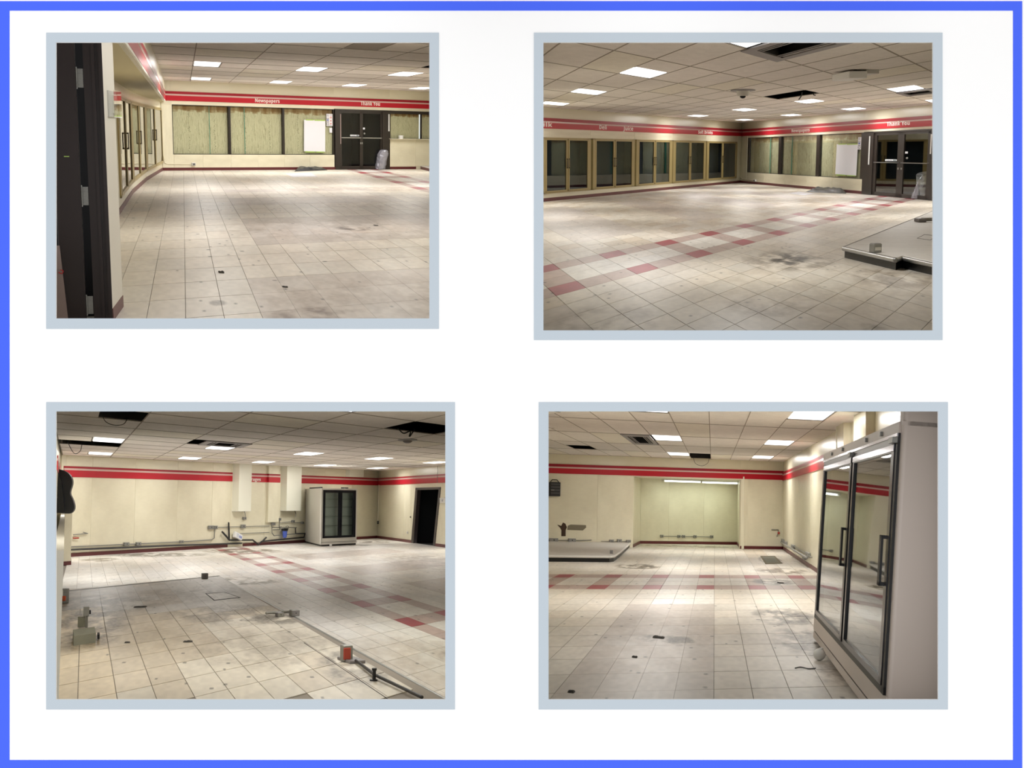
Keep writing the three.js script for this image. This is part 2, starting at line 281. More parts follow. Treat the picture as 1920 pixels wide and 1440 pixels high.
function textGeo(str, w, h, depth = 0.006) {
  const g = new TextGeometry(str, { font, size: 1, depth: 0.1, curveSegments: 5 }); g.computeBoundingBox(); const b = g.boundingBox;
  return g.translate(-b.min.x, -b.min.y * 0, 0).scale(w / (b.max.x - b.min.x), h * 1.4, depth / 0.1);
}
function band(W, label, segs, ys, words, off = 0.03, group) {     // red fascia stripes with the white pin line and words
  const [y0, y1, y2, y3] = ys, t = thing(W.K, 'fascia_band', label, 'sign band', [W.A[0], 0, W.A[1]], W.yaw, group);
  for (const [a, b, o = off] of segs) {
    part('lower_stripe', slab(a, b, y0, y1, 0.001, o), M.red, t); part('pin_line', slab(a, b, y1, y2, 0.001, o + 0.004), M.pin, t); part('upper_stripe', slab(a, b, y2, y3, 0.001, o), M.redDark, t);
  }
  for (const [str, a, b, y, h] of words) part('lettering', textGeo(str, b - a, h).translate(a, y, off), M.letter, t, `white letters reading ${str}`);
  return t;
}
function junction(W, s, y, label, w = 0.16, h = 0.11, off = 0, group = 'electrical boxes on the walls', mat = M.galv) {
  const [x, z] = at(W, s, off), t = thing(W.K, 'junction_box', label, 'electrical box', [x, y - h / 2, z], W.yaw, group);
  part('box', rbox(w, h, 0.06, 0.008, 0, h / 2, 0.032), mat, t); part('cover', slab(-w * 0.4, w * 0.4, h * 0.12, h * 0.88, 0.062, 0.067), M.galv, t); part('knockout', cyl(h * 0.16, 0.006, 0, h * 0.5, 0.069, 'z'), M.dark, t);
  return t;
}
function wallTube(W, name, label, category, pts, r, mat, group, smooth = false) {   // points [s, y, off]
  const [s0, y0] = pts[0], [x, z] = at(W, s0);
  return single(W.K, name, label, category, tube(pts.map(([s, y, o]) => [s - s0, y - y0, o]), r, 8, smooth), mat, [x, y0, z], W.yaw, group);
}
function shell(K, label, zf, outer, hole, boardPts) {    // front wall with the opening and the splayed reveal towards the board
  const s = new THREE.Shape([[outer[0], outer[2]], [outer[1], outer[2]], [outer[1], outer[3]], [outer[0], outer[3]]].map((p) => new THREE.Vector2(...p)));
  s.holes = [new THREE.Path(hole.map((p) => new THREE.Vector2(...p)))];
  struct(K, 'wall_front', `front wall of the ${label} around its opening`, new THREE.ExtrudeGeometry(s, { depth: 0.06, bevelEnabled: false }), M.reveal, [0, 0, zf]);
  const pos = [], H = hole.map((p) => [p[0], p[1], zf + 0.03]);
  for (let i = 0; i < 4; i++) { const j = (i + 1) % 4; for (const p of [boardPts[i], boardPts[j], H[j], boardPts[i], H[j], H[i]]) pos.push(...p); }
  const g = new THREE.BufferGeometry(); g.setAttribute('position', new THREE.Float32BufferAttribute(pos, 3)); g.setAttribute('uv', new THREE.Float32BufferAttribute(new Array(pos.length / 3 * 2).fill(0), 2)); g.computeVertexNormals();
  struct(K, 'trim_reveal', `splayed reveal between the board and the ${label}`, g, M.reveal);
}
// a cooler with two framed glass doors, width along local x, built for the wall it stands in
function cooler(W, a, b, y0, y1, label, group, rail, handles) {
  const [x, z] = at(W, a), t = thing(W.K, 'cooler_unit', label, 'cooler', [x, y0, z], W.yaw, group), w = b - a, h = y1 - y0, m = w / 2;
  part('outer_frame', [slab(0, rail, 0, h, -0.05, 0.03), slab(w - rail, w, 0, h, -0.05, 0.03), slab(0, w, 0, 0.035, -0.05, 0.03), slab(0, w, h - 0.035, h, -0.05, 0.03), slab(m - rail * 0.35, m + rail * 0.35, 0, h, -0.05, 0.012)], M.gold, t);
  part('interior', [slab(0, w, 0, h, -0.42, -0.4), slab(0, w, 0, 0.02, -0.4, -0.05), slab(0, w, h - 0.02, h, -0.4, -0.05), slab(0, 0.02, 0, h, -0.4, -0.05), slab(w - 0.02, w, 0, h, -0.4, -0.05)], M.coolIn, t);
  for (const [p, q, k] of [[rail, m - rail * 0.15, 1], [m + rail * 0.15, w - rail, 0]]) {
    const d = part('door', [slab(p, p + rail * 0.5, 0.04, h - 0.04, -0.01, 0.035), slab(q - rail * 0.5, q, 0.04, h - 0.04, -0.01, 0.035), slab(p, q, 0.04, 0.085, -0.01, 0.035), slab(p, q, h - 0.085, h - 0.04, -0.01, 0.035)], M.gold, t);
    part('glass', slab(p + rail * 0.4, q - rail * 0.4, 0.075, h - 0.075, 0.008, 0.012), M.glassDark, d);
    part('gasket', [slab(p + rail * 0.5, p + rail * 0.62, 0.085, h - 0.085, 0.004, 0.02), slab(q - rail * 0.62, q - rail * 0.5, 0.085, h - 0.085, 0.004, 0.02), slab(p, q, 0.028, 0.04, -0.02, 0.02), slab(p, q, h - 0.04, h - 0.028, -0.02, 0.02)], M.goldDark, d);
    const hx = k ? q - rail * 0.3 : p + rail * 0.3;
    if (handles) part('handle', [slab(hx - rail * 0.12, hx + rail * 0.12, h * 0.44, h * 0.62, 0.06, 0.072), slab(hx - rail * 0.12, hx + rail * 0.12, h * 0.44, h * 0.455, 0.03, 0.075), slab(hx - rail * 0.12, hx + rail * 0.12, h * 0.605, h * 0.62, 0.03, 0.075)], M.goldDark, d);
  }
  return t;
}
function wire(K, name, label, pts, r = 0.008) { const [x, y, z] = pts[0]; return single(K, name, label, 'wire', tube(pts.map((p) => [p[0] - x, p[1] - y, p[2] - z]), r, 6, true), M.black, [x, y, z]); }
function vent(K, lat, i0, i1, j0, j1, y, label) {
  const p = cell(lat, i0, i1, j0, j1, 0.01), m = [(p[0][0] + p[2][0]) / 2, (p[0][1] + p[2][1]) / 2], loc = (k) => p.map((q) => [(q[0] - m[0]) * k, (q[1] - m[1]) * k]);
  const t = thing(K, 'ceiling_vent', label, 'vent', [m[0], y - 0.02, m[1]]);
  const o = loc(1), q = loc(0.7), lerp = (a, b, f) => [a[0] + (b[0] - a[0]) * f, a[1] + (b[1] - a[1]) * f];
  part('frame', [0, 1, 2, 3].map((k) => prism([o[k], o[(k + 1) % 4], q[(k + 1) % 4], q[k]], 0, 0.02)), M.ventGrey, t);
  for (const f of [0.1, 0.2, 0.8, 0.9]) part('louver', prism([lerp(q[0], q[1], f - 0.02), lerp(q[0], q[1], f + 0.02), lerp(q[3], q[2], f + 0.02), lerp(q[3], q[2], f - 0.02)], 0.008, 0.014), M.ventGrey, t);
  part('duct', [0, 1, 2, 3].map((k) => prism([q[k], q[(k + 1) % 4], lerp(q[(k + 1) % 4], [0, 0], 0.01), lerp(q[k], [0, 0], 0.01)], 0.02, 0.3)).concat([prism(q, 0.3, 0.31)]), M.dark, t);
  return t;
}
// ------------------------------------------------------------------ pieces both front views share
function plywood(W, a, b, y0, y1, label, group) {
  const [x, z] = at(W, a, -0.11); return single(W.K, 'plywood_sheet', label, 'plywood', slab(0, b - a, 0, y1 - y0, -0.018, 0), M.ply, [x, y0, z], W.yaw, group);
}
function shopWindow(W, name, label, a, b, y0, y1, mulls, joints, mw, edge) {
  const [x, z] = at(W, a), g = structGroup(W.K, name, label, [x, y0, z], W.yaw), w = b - a, h = y1 - y0;
  part('window_frame', [slab(0, w, 0, 0.02, -0.09, -0.02), slab(0, w, h - 0.02, h, -0.09, -0.02), slab(0, edge, 0, h, -0.09, -0.01), slab(w - edge, w, 0, h, -0.09, -0.01)], M.bronze, g);
  const cuts = [0, ...mulls.map((m) => m - a), w];
  for (const m of mulls) part('mullion', slab(m - a - mw / 2, m - a + mw / 2, 0, h, -0.09, 0.006), M.bronze, g);
  for (let i = 0; i + 1 < cuts.length; i++) part('glass', slab(cuts[i] + mw / 2, cuts[i + 1] - mw / 2, 0.02, h - 0.02, -0.052, -0.048), M.glassGreen, g);
  for (const j of joints) part('glass_joint', slab(j - a - mw * 0.13, j - a + mw * 0.13, 0.02, h - 0.02, -0.054, -0.045), M.edgeGreen, g, 'green polished edge where two panes meet');
  return g;
}
function poster(W, a, b, y0, y1, label) {
  const [x, z] = at(W, a, -0.03), t = thing(W.K, 'paper_poster', label, 'poster', [x, y0, z], W.yaw), w = b - a, h = y1 - y0;
  part('sheet', plate([[0, 0.02], [w * 0.98, 0], [w, h - 0.02], [0.02 * w, h]], 0.003), M.paper, t);
  for (const [p, q, r, s] of [[0.1, 0.45, h - 0.02, h + 0.02], [0.5, 0.98, h - 0.03, h + 0.012], [0.05, 0.5, -0.03, 0.01], [0.55, 0.95, -0.03, 0.006]]) part('tape', slab(p * w, q * w, r, s, 0.003, 0.005), M.tape, t);
  return t;
}
function wallSheet(W, name, label, cat, a, b, y0, y1, mat, off = -0.028) { const [x, z] = at(W, a, off); return single(W.K, name, label, cat, box(b - a, y1 - y0, 0.004, (b - a) / 2, (y1 - y0) / 2, 0), mat, [x, y0, z], W.yaw); }
function glassDoors(W, name, label, a, b, h, post, rightPost) {
  const [x, z] = at(W, a), g = structGroup(W.K, name, label, [x, 0, z], W.yaw), w = b - a, sash = post * 0.28;
  part('door_frame', [slab(0, post, 0, h, -0.1, 0.03), slab(w - rightPost, w, 0, h, -0.1, 0.03), slab(0, w, h - 0.05, h, -0.1, 0.03), slab(post, w - rightPost, 0, 0.02, -0.1, 0.02)], M.bronze, g);
  const p = post, q = w - rightPost, m = (p + q) / 2;
  for (const [c, d, k] of [[p, m, 0], [m, q, 1]]) {
    const leaf = part('door_leaf', [slab(c, c + sash, 0.02, h - 0.05, -0.05, 0), slab(d - sash, d, 0.02, h - 0.05, -0.05, 0), slab(c, d, 0.02, 0.13, -0.05, 0), slab(c, d, h - 0.14, h - 0.05, -0.05, 0)], M.bronze, g);
    part('glass', slab(c + sash, d - sash, 0.13, h - 0.14, -0.028, -0.022), M.glass, leaf); part('push_bar', [slab(c + sash * 0.5, d - sash * 0.5, 1.17, 1.2, 0.02, 0.05), slab(c + sash * 0.5, c + sash, 1.17, 1.2, 0, 0.05), slab(d - sash, d - sash * 0.5, 1.17, 1.2, 0, 0.05)], M.steel, leaf);
    if (!k) part('door_label', box((d - c) * 0.42, 0.06, 0.004, d - sash - (d - c) * 0.24, 1.27, -0.016), M.strip, leaf, 'white label strip above the push bar');
    else { part('sticker', slab(c + sash * 1.3, c + sash * 1.3 + (d - c) * 0.09, 1.5, 1.57, -0.02, -0.017), M.paper, leaf); part('round_sticker', cyl(0.035, 0.004, 0, 0, 0, 'z').scale((d - c) * 1.1, 1, 1).translate(c + sash * 1.3 + (d - c) * 0.07, 1.35, -0.018), M.galv, leaf); }
    part('lock', slab(k ? c + sash * 0.3 : d - sash * 0.7, k ? c + sash * 0.7 : d - sash * 0.3, 0.95, 1.02, 0, 0.012), M.steel, leaf);
  }
  return g;
}
function nightBehind(W, a, b, depth, label) {  // closed box whose near-black colour stands in for the dark outside
  return struct(W.K, 'wall_outside', label, [slab(a, b, -0.02, 2.5, -depth - 0.05, -depth), slab(a - 0.05, a, -0.02, 2.5, -depth, -0.1), slab(b, b + 0.05, -0.02, 2.5, -depth, -0.1), slab(a, b, 2.45, 2.5, -depth, -0.1), slab(a, b, -0.06, -0.01, -depth, -0.1)], M.night, [W.A[0], 0, W.A[1]], W.yaw);
}
function bubbleRoll(K, label, x, z, w, h, lean, yaw) {
  const pr = [[0, 0], [0.9, 0.01], [1, 0.1], [0.97, 0.45], [1.02, 0.7], [0.8, 0.93], [0.4, 1.0], [0, 0.97]].map(([r, y]) => new THREE.Vector2(r * w / 2, y * h));
  const g = new THREE.LatheGeometry(new THREE.SplineCurve(pr).getPoints(40), 40), p = g.attributes.position;
  for (let i = 0; i < p.count; i++) { const X = p.getX(i), Y = p.getY(i), Z = p.getZ(i), k = 1 + 0.22 * (vnoise(Math.atan2(Z, X) * 6 + 20, Y * 38, 3) - 0.5) + 0.12 * (vnoise(Math.atan2(Z, X) * 2 + 9, Y * 9, 4) - 0.5); p.setXYZ(i, X * k + lean * Y, Y, Z * k * 0.8); }
  g.computeVertexNormals();
  return single(K, 'bubble_wrap_roll', label, 'packaging', g, M.bubble, [x, 0.005, z], yaw);
}
function crumpled(K, name, label, cat, poly, hgt, mat, x, z, sd) {
  const xs = poly.map((p) => p[0]), zs = poly.map((p) => p[1]), x0 = Math.min(...xs), x1 = Math.max(...xs), z0 = Math.min(...zs), z1 = Math.max(...zs), pos = [], N = 34, idx = [];
  const q = (u, v) => [0, 1].map((k) => (poly[0][k] * (1 - u) + poly[1][k] * u) * (1 - v) + (poly[3][k] * (1 - u) + poly[2][k] * u) * v);
  for (let j = 0; j <= N; j++) for (let i = 0; i <= N; i++) { const u = i / N, v = j / N, e = Math.min(u, 1 - u, v, 1 - v), [a, b] = q(u, v); pos.push(a, 0.004 + hgt * Math.min(1, e * 7) * (0.25 + 0.75 * fbm(u * 6, v * 6, sd, 3)), b); }
  for (let j = 0; j < N; j++) for (let i = 0; i < N; i++) { const k = j * (N + 1) + i; idx.push(k, k + 1, k + N + 1, k + 1, k + N + 2, k + N + 1); }
  const g = new THREE.BufferGeometry(); g.setAttribute('position', new THREE.Float32BufferAttribute(pos, 3)); g.setIndex(idx); g.computeVertexNormals(); g.setAttribute('uv', new THREE.Float32BufferAttribute(new Array((N + 1) * (N + 1) * 2).fill(0), 2));
  return single(K, name, label, cat, g, mat, [x, 0, z]);
}

// ================================================================== upper left room: window wall seen past an open door
{
  const K = RA, C = 3.01;
  const W = wallFrame(K, [-0.708, -45.77], [10.92, -51.74]);           // window wall
  const floorPoly = [[-1.25, -10.4], [2.2, -10.4], [10.95, -51.9], [-0.72, -46.2], [-1.05, -37.8], [-1.18, -30.9], [-1.16, -24.3]];
  const ext = [-2, 12, -53, -10];
  const fl = struct(K, 'floor', 'worn cream and grey vinyl tile floor of the upper left room', prism(floorPoly, -0.1, -0.009), M.bed);
  const lat = { O: [-0.025, -10.95], A: [0.316, -0.142], B: [0, -1.262] };
  const stains = [[1.9, -12.3, 1.6, 2.2, 0.35, 0.7, [0.62, 0.55, 0.5]], [1.1, -10.9, 0.5, 0.7, 0.6, 0.8, [0.45, 0.36, 0.32]], [2.6, -20.6, 0.35, 0.5, 0.9, 0.4, [0.3, 0.26, 0.24]], [2.4, -20.5, 2.4, 3.2, 0.3, 0.7, [0.66, 0.6, 0.56]], [0.25, -11.9, 0.09, 0.22, 0.6, 0.6, [0.4, 0.38, 0.37]], [4.5, -27, 4, 1.3, 0.35, 0.7, [0.68, 0.62, 0.58]], [2.6, -16, 2, 2, 0.2, 0.8, [0.8, 0.74, 0.7]], [5.5, -34, 4, 1.4, 0.4, 0.8, [0.7, 0.64, 0.6]], [7.2, -44, 2, 4, 0.3, 0.7, [0.7, 0.66, 0.62]]];
  tiles(fl, lat, floorPoly, (i, j) => {
    if (i >= 19 && i <= 22) { const x = ((j % 3) + 3) % 3 === 1; return i === 19 || i === 22 ? (x ? 'red' : 'pink') : x ? 'pink' : 'white'; }
    if (i >= 2 && j <= 1) return 'grey'; if (i >= 3 && i < 18 && j >= 5 && j <= 8) return j === 5 || j === 8 ? 'grey2' : 'grey'; if (i >= 3 && i < 15 && (j === 12 || j === 13 || j === 16)) return 'grey';
    return 'cream';
  }, ext, vct(floorTex(ext, 101, stains), 0.43), 0, [-5, 38, -4, 35], 0.95);
  const wall = wallOf(W, 'wall_back', 'cream shop wall with boarded windows and double doors', [[0, 0.4, 0, 3.62], [0.4, 6.95, 0, 0.545], [0.4, 6.95, 2.22, 3.62], [6.95, 9.5, 2.235, 3.62], [9.5, 13.07, 0, 1.16], [9.5, 13.07, 2.14, 3.62]]);
  for (let s = 0.42; s < 6.9; s += 1.09) panels(wall, [[s, Math.min(s + 1.09, 6.97), 0.1, 0.54]]);
  panels(wall, [[9.5, 10.75, 0.1, 1.155], [10.76, 13.0, 0.1, 1.155], [0.0, 0.39, 0.1, 2.2]]);
  baseboard(W, 'baseboard_back', 'dark red baseboard under the boarded shop windows', 0, 6.98); baseboard(W, 'baseboard_back_right', 'dark red baseboard under the cream low wall by the doors', 9.48, 10.78);
  shopWindow(W, 'window_1', 'long shop window in three bays with dark mullions in the upper left room', 0.4, 6.95, 0.545, 2.22, [2.585, 4.77], [1.823, 3.2], 0.075, 0.03);
  shopWindow(W, 'window_2', 'short shop window above the cream low wall right of the doors', 9.5, 12.9, 1.16, 2.14, [11.05], [], 0.03, 0.05);
  [[0.42, 2.6, 'left bay beside the cooler'], [2.6, 4.8, 'middle bay'], [4.8, 6.93, 'right bay behind the white poster']].forEach(([a, b, w]) => plywood(W, a, b, 0.56, 2.21, `pale green-yellow plywood boarding outside the upper left room's window, ${w}`, 'plywood over the upper left windows'));
  plywood(W, 9.55, 11.0, 1.18, 2.13, 'yellowish plywood outside the short window by the doors', 'plywood over the upper left windows'); plywood(W, 11.1, 12.8, 1.18, 2.13, 'plywood outside the right end of the short window', 'plywood over the upper left windows');
  poster(W, 5.64, 6.58, 0.66, 1.81, 'blank white paper poster held by green tape on the upper left window');
  wallSheet(W, 'notice_sign', 'white notice with red and black symbols taped beside the doors, upper left room', 'sign', 6.63, 6.9, 1.6, 2.05, M.sign);
  wallSheet(W, 'paper_note', 'small white paper note below the notice, upper left room', 'paper', 6.76, 6.88, 1.36, 1.54, M.paper);
  glassDoors(W, 'door_1', 'dark bronze double glass doors of the upper left room', 6.98, 9.5, 2.235, 0.24, 0.36);
  wallSheet(W, 'edge_strip', 'thin pale strip along the left door post, upper left room', 'strip', 7.2, 7.235, 0.95, 2.05, M.jambStrip, 0.034);
  wallSheet(W, 'edge_strip', 'thin white strip along the black right door post, upper left room', 'strip', 9.42, 9.47, 1.45, 2.1, M.white, 0.034);
  nightBehind(W, 6.98, 9.5, 2.6, 'near-black box standing in for the night outside the upper left doors');
  band(W, 'glossy red fascia band over windows and doors, lettered Newspapers and Thank You, upper left room', [[0, 13.07]], [2.345, 2.515, 2.57, 2.655], [['Newspapers', 3.6, 4.6, 2.385, 0.09], ['Thank You', 8.13, 9.02, 2.4, 0.1]]);
  junction(W, 1.13, 0.215, 'small white outlet box on the wall under the left window bay, upper left room', 0.14, 0.1, 0.006, 'electrical boxes on the walls', M.white);
  wallTube(W, 'conduit', 'thin conduit running along the low wall to the outlet box, upper left room', 'conduit', [[0.03, 0.5, 0.02], [0.06, 0.27, 0.02], [0.16, 0.225, 0.02], [1.06, 0.215, 0.02]], 0.012, M.creamFlat);
  { const [x, z] = at(W, 10.0, 0.06); single(K, 'paper_cup', 'small white container standing on the low wall ledge', 'container', [cyl(0.09, 0.13, 0, 0.065, 0, 'y', 0.1), cyl(0.105, 0.015, 0, 0.135, 0)], M.white, [x, 1.16, z]); }
  struct(K, 'trim_ledge', 'cream ledge on top of the low wall', slab(9.46, 13.07, 1.155, 1.17, 0, 0.2), M.creamFlat, [W.A[0], 0, W.A[1]], W.yaw);
  bubbleRoll(K, 'crumpled silver bubble wrap roll leaning against the upper left doors', 7.33, -49.85, 0.4, 0.75, 0.2, 0);
  crumpled(K, 'plastic_sheet', 'crumpled black plastic sheet on the floor below the upper left poster', 'plastic sheet', [[-0.65, 1.9], [0.72, 0.1], [0.6, -1.3], [-0.4, -0.4]], 0.16, M.trash, 4.42, -48.2, 5);
  crumpled(K, 'paper_sheet', 'flat white paper sheet lying on the tiles, upper left room', 'paper', [[-0.45, -1.0], [0.45, -1.9], [0.4, 1.3], [-0.45, 2.0]], 0.012, M.paper, 3.75, -43.2, 8);
  // step platform at the right edge
  { const t = thing(K, 'step_platform', 'low raised platform step with dark red edge at the right of the upper left room', 'platform', [8.95, 0, -49.3]); part('body', prism([[0, 1.6], [0.15, -1.8], [1.6, -2.4], [1.6, 1.0]], 0, 0.1), M.base, t); part('top', prism([[0.0, 1.58], [0.15, -1.78], [1.6, -2.38], [1.6, 1.0]], 0.1, 0.13), M.metalTop, t); }
  // right closing wall, left cooler wall
  const WR = wallFrame(K, [10.92, -51.74], [2.19, -10.35]); wallOf(WR, 'wall_right', 'plain cream side wall of the upper left room', [[0, WR.L, 0, 3.62]]);
  const P = [[-1.14, -11.7], [-1.139, -24.3], [-1.161, -30.87], [-1.034, -37.76], [-0.705, -46.1]], NM = ['', 'nearest', 'middle', 'farthest'];
  for (let k = 0; k < 4; k++) {
    const w = wallFrame(K, P[k], P[k + 1]);
    wallOf(w, 'wall_left', ['near', 'first cooler', 'second cooler', 'far cooler'][k] + ' stretch of the cream left wall, upper left room', k ? [[0, w.L, 0, 0.25], [0, w.L, 2.09, 3.62]] : [[0, w.L, 0, 3.62]]);
    baseboard(w, 'baseboard_left', 'dark red baseboard along the ' + ['near wall', 'first cooler', 'second cooler', 'far cooler'][k] + ', upper left room', 0, w.L);
    if (k) cooler(w, 0.02, w.L - 0.02, 0.25, 2.09, `${NM[k]} gold framed glass-door cooler along the left wall of the upper left room`, 'coolers on the left of the upper left room', 0.26, true);
  }
  const WF = wallFrame(K, [-0.5, -11.6], [-0.565, -45.7]);
  struct(K, 'trim_fascia_left', 'cream fascia board above the coolers, upper left room', slab(0, WF.L, 2.3, 3.62, -0.05, 0), M.cream, [WF.A[0], 0, WF.A[1]], WF.yaw);
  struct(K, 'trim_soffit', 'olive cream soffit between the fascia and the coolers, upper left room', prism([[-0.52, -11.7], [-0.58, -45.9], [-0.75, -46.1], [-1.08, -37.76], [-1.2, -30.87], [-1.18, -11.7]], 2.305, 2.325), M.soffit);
  struct(K, 'trim_edge', 'thin pale edge trim along the bottom of the left fascia, upper left room', slab(0, WF.L, 2.3, 2.335, 0, 0.018), M.ivory, [WF.A[0], 0, WF.A[1]], WF.yaw);
  band(WF, 'red fascia band running above the coolers on the left of the upper left room', [[0, WF.L]], [2.345, 2.515, 2.57, 2.655], [], 0.016);
  // wall end and open door in front
  const pil = struct(K, 'wall_end', 'pale cream wall end beside the open brown door', prism([[-0.56, -11.72], [-0.603, -10.86], [-0.62, -10.86], [-0.75, -11.0], [-0.75, -11.58], [-1.3, -11.58], [-1.3, -11.72]], 0, 3.62), M.ivory);
  const WP = wallFrame(K, [-0.603, -10.86], [-0.56, -11.72]);
  baseboard(WP, 'baseboard_end', 'dark red baseboard at the foot of the pale wall end', 0, WP.L, 0.1, 0.006);
  { const [x, z] = at(WP, 0.56), t = thing(K, 'thermostat', 'clear plastic thermostat cover on the pale wall end', 'thermostat', [x, 1.64, z], WP.yaw); part('back_plate', slab(-0.3, 0.3, 0, 0.21, 0, 0.012), M.offwhite, t); part('control', slab(0.0, 0.2, 0.03, 0.18, 0.012, 0.03), M.ivory, t); part('dial', slab(0.07, 0.13, 0.08, 0.14, 0.03, 0.034), M.grey, t); part('cover', [slab(-0.31, 0.31, -0.005, 0.215, 0.05, 0.054)], M.glass, t); }
  { const t = thing(K, 'door_jamb', 'dark brown door jamb at the left edge of the upper left room', 'door frame', [-0.675, 0, -10.86]); part('jamb', slab(-0.072, 0.071, 0, 2.9, -0.1, 0), M.brown, t); part('stop', slab(-0.01, 0.015, 0, 2.9, 0, 0.02), M.brown, t); part('casing', slab(0.045, 0.073, 0, 2.9, 0, 0.03), M.brown, t); }
  { const t = thing(K, 'open_door', 'dark brown open door seen edge-on at the far left', 'door', [-0.9, 0, -10.86]); part('slab', rbox(0.19, 2.85, 0.05, 0.006, 0, 1.43, 0.0), M.brown, t); [1.86, 0.94, 0.06].forEach((y) => { const hg = part('hinge', [slab(0.098, 0.148, y, y + 0.145, -0.02, -0.012), cyl(0.009, 0.15, 0.099, y + 0.073, 0.0)], M.galv, t); part('pin', cyl(0.006, 0.17, 0.099, y + 0.073, 0), M.steel, hg); }); part('scratch', slab(-0.02, 0.02, 1.32, 1.327, 0.025, 0.0262), M.tape, t, 'small pale scratch'); }
  struct(K, 'wall_left_dark', 'wall behind the open brown door, coloured near-black to look unlit', slab(-1.4, -0.74, 0, 3.0, -11.2, -11.15), M.dark);  // the darkness behind the door is in the near-black colour
  single(K, 'door_strip', 'narrow pinkish strip at the lower left behind the open door', 'strip', plate([[-1.05, 0], [-0.945, 0], [-0.985, 0.62], [-1.05, 0.62]], 0.004), M.jambStrip, [0, 0, -10.83]);
  wire(K, 'red_ribbon', 'short red string caught at the edge of the open brown door', [[-1.0, 0.41, -10.8], [-0.975, 0.4, -10.79], [-0.965, 0.42, -10.8], [-0.985, 0.43, -10.79]], 0.004).material = M.rope;
  // floor debris
  [[0.36, -14.35, 0.035, 0.02, 'dark scrap of debris on the near tiles of the upper left room'], [0.95, -13.0, 0.03, 0.008, 'thin dark scrap beside the grey tiles of the upper left room'], [3.05, -21.2, 0.04, 0.008, 'small dark scrap on the grey tile strip of the upper left room']].forEach(([x, z, w, h, l], i) => crumpled(K, 'debris_scrap', l, 'debris', [[-w, -w * 2], [w, -w], [w * 0.8, w * 2], [-w * 0.7, w]], h, M.dirt, x, z, 20 + i));
  // ceiling
  const cl = { O: [0.28, -25.9], A: [1.31, -0.58], B: [0, -2.7] }, cp = [[-0.6, -10.4], [2.2, -10.4], [10.95, -51.9], [-0.62, -46]];
  const sp = []; for (const j of [-3, 2, 6]) for (const i of [0, 2, 4, 6]) sp.push({ i, j, cut: 'lo' }); sp.push({ i: 0, j: -6, cut: 'lo' }, { i: 1, j: -5, cut: 'lo' });
  sp.push({ i: 2, j: -2, cut: 'lo' }, { i: 4, j: 0, cut: 'full' });
  const c = ceilingGrid(K, cl, cp, C, [-2, 10, -7, 10], sp, 'suspended ceiling of pale panels in the upper left room', [[-1.4, -10.4], [2.3, -10.4], [11, -52], [-1.3, -46.3]], [0.006, 0.018]);
  struct(K, 'trim_header', 'dark header over the short window, upper left room', slab(9.5, 13.0, 2.13, 2.235, 0, 0.02), M.bronze, [W.A[0], 0, W.A[1]], W.yaw);
  part('ceiling_panel', quadGeo(...cell(cl, 2, 2.5, -2, -1, 0.006), C, C + 0.014, [0.44, 0.40, 0.37]), ceilMat, c, 'grey stained ceiling panel');
  const row = { '-3': 'nearest row above the opening', 2: 'middle row', 6: 'far row by the windows' }, col = ['leftmost', 'second from left', 'third from left', 'rightmost'];
  for (const j of [-3, 2, 6]) [0, 2, 4, 6].forEach((i, n) => { const m = node(cl, i + 0.25, j + 0.5); if (m[0] < -m[1] * 0.2) lamp(K, cl, i, i + 0.5, j, j + 1, C, PANEL.a * (j < 0 ? 0.62 : 1), `ceiling light panel, upper left room, ${row[j]}, ${col[n]}`, 'ceiling lights of the upper left room', [0.52, 2.3]); });
  lamp(K, cl, 0, 0.5, -6, -5, C, PANEL.a * 0.25, 'added unseen ceiling light panel, upper left room, frontmost on the left', 'ceiling lights of the upper left room', [0.52, 2.0]); lamp(K, cl, 1, 1.5, -5, -4, C, PANEL.a * 0.3, 'added unseen ceiling light panel, upper left room, frontmost on the right', 'ceiling lights of the upper left room', [0.52, 2.3]);  // two unseen lamps added to brighten the near floor and the wall end
  shell(K, 'upper left room', -10.4, [-1.4, 2.25, -0.1, 3.62], [[-0.93, 2.202], [1.96, 2.305], [1.978, 0.01], [-1.032, 0.062]], [[-0.762, 2.087, -8.729], [1.517, 2.133, -8.155], [1.467, 0.425, -7.818], [-0.813, 0.379, -8.392]]);
}
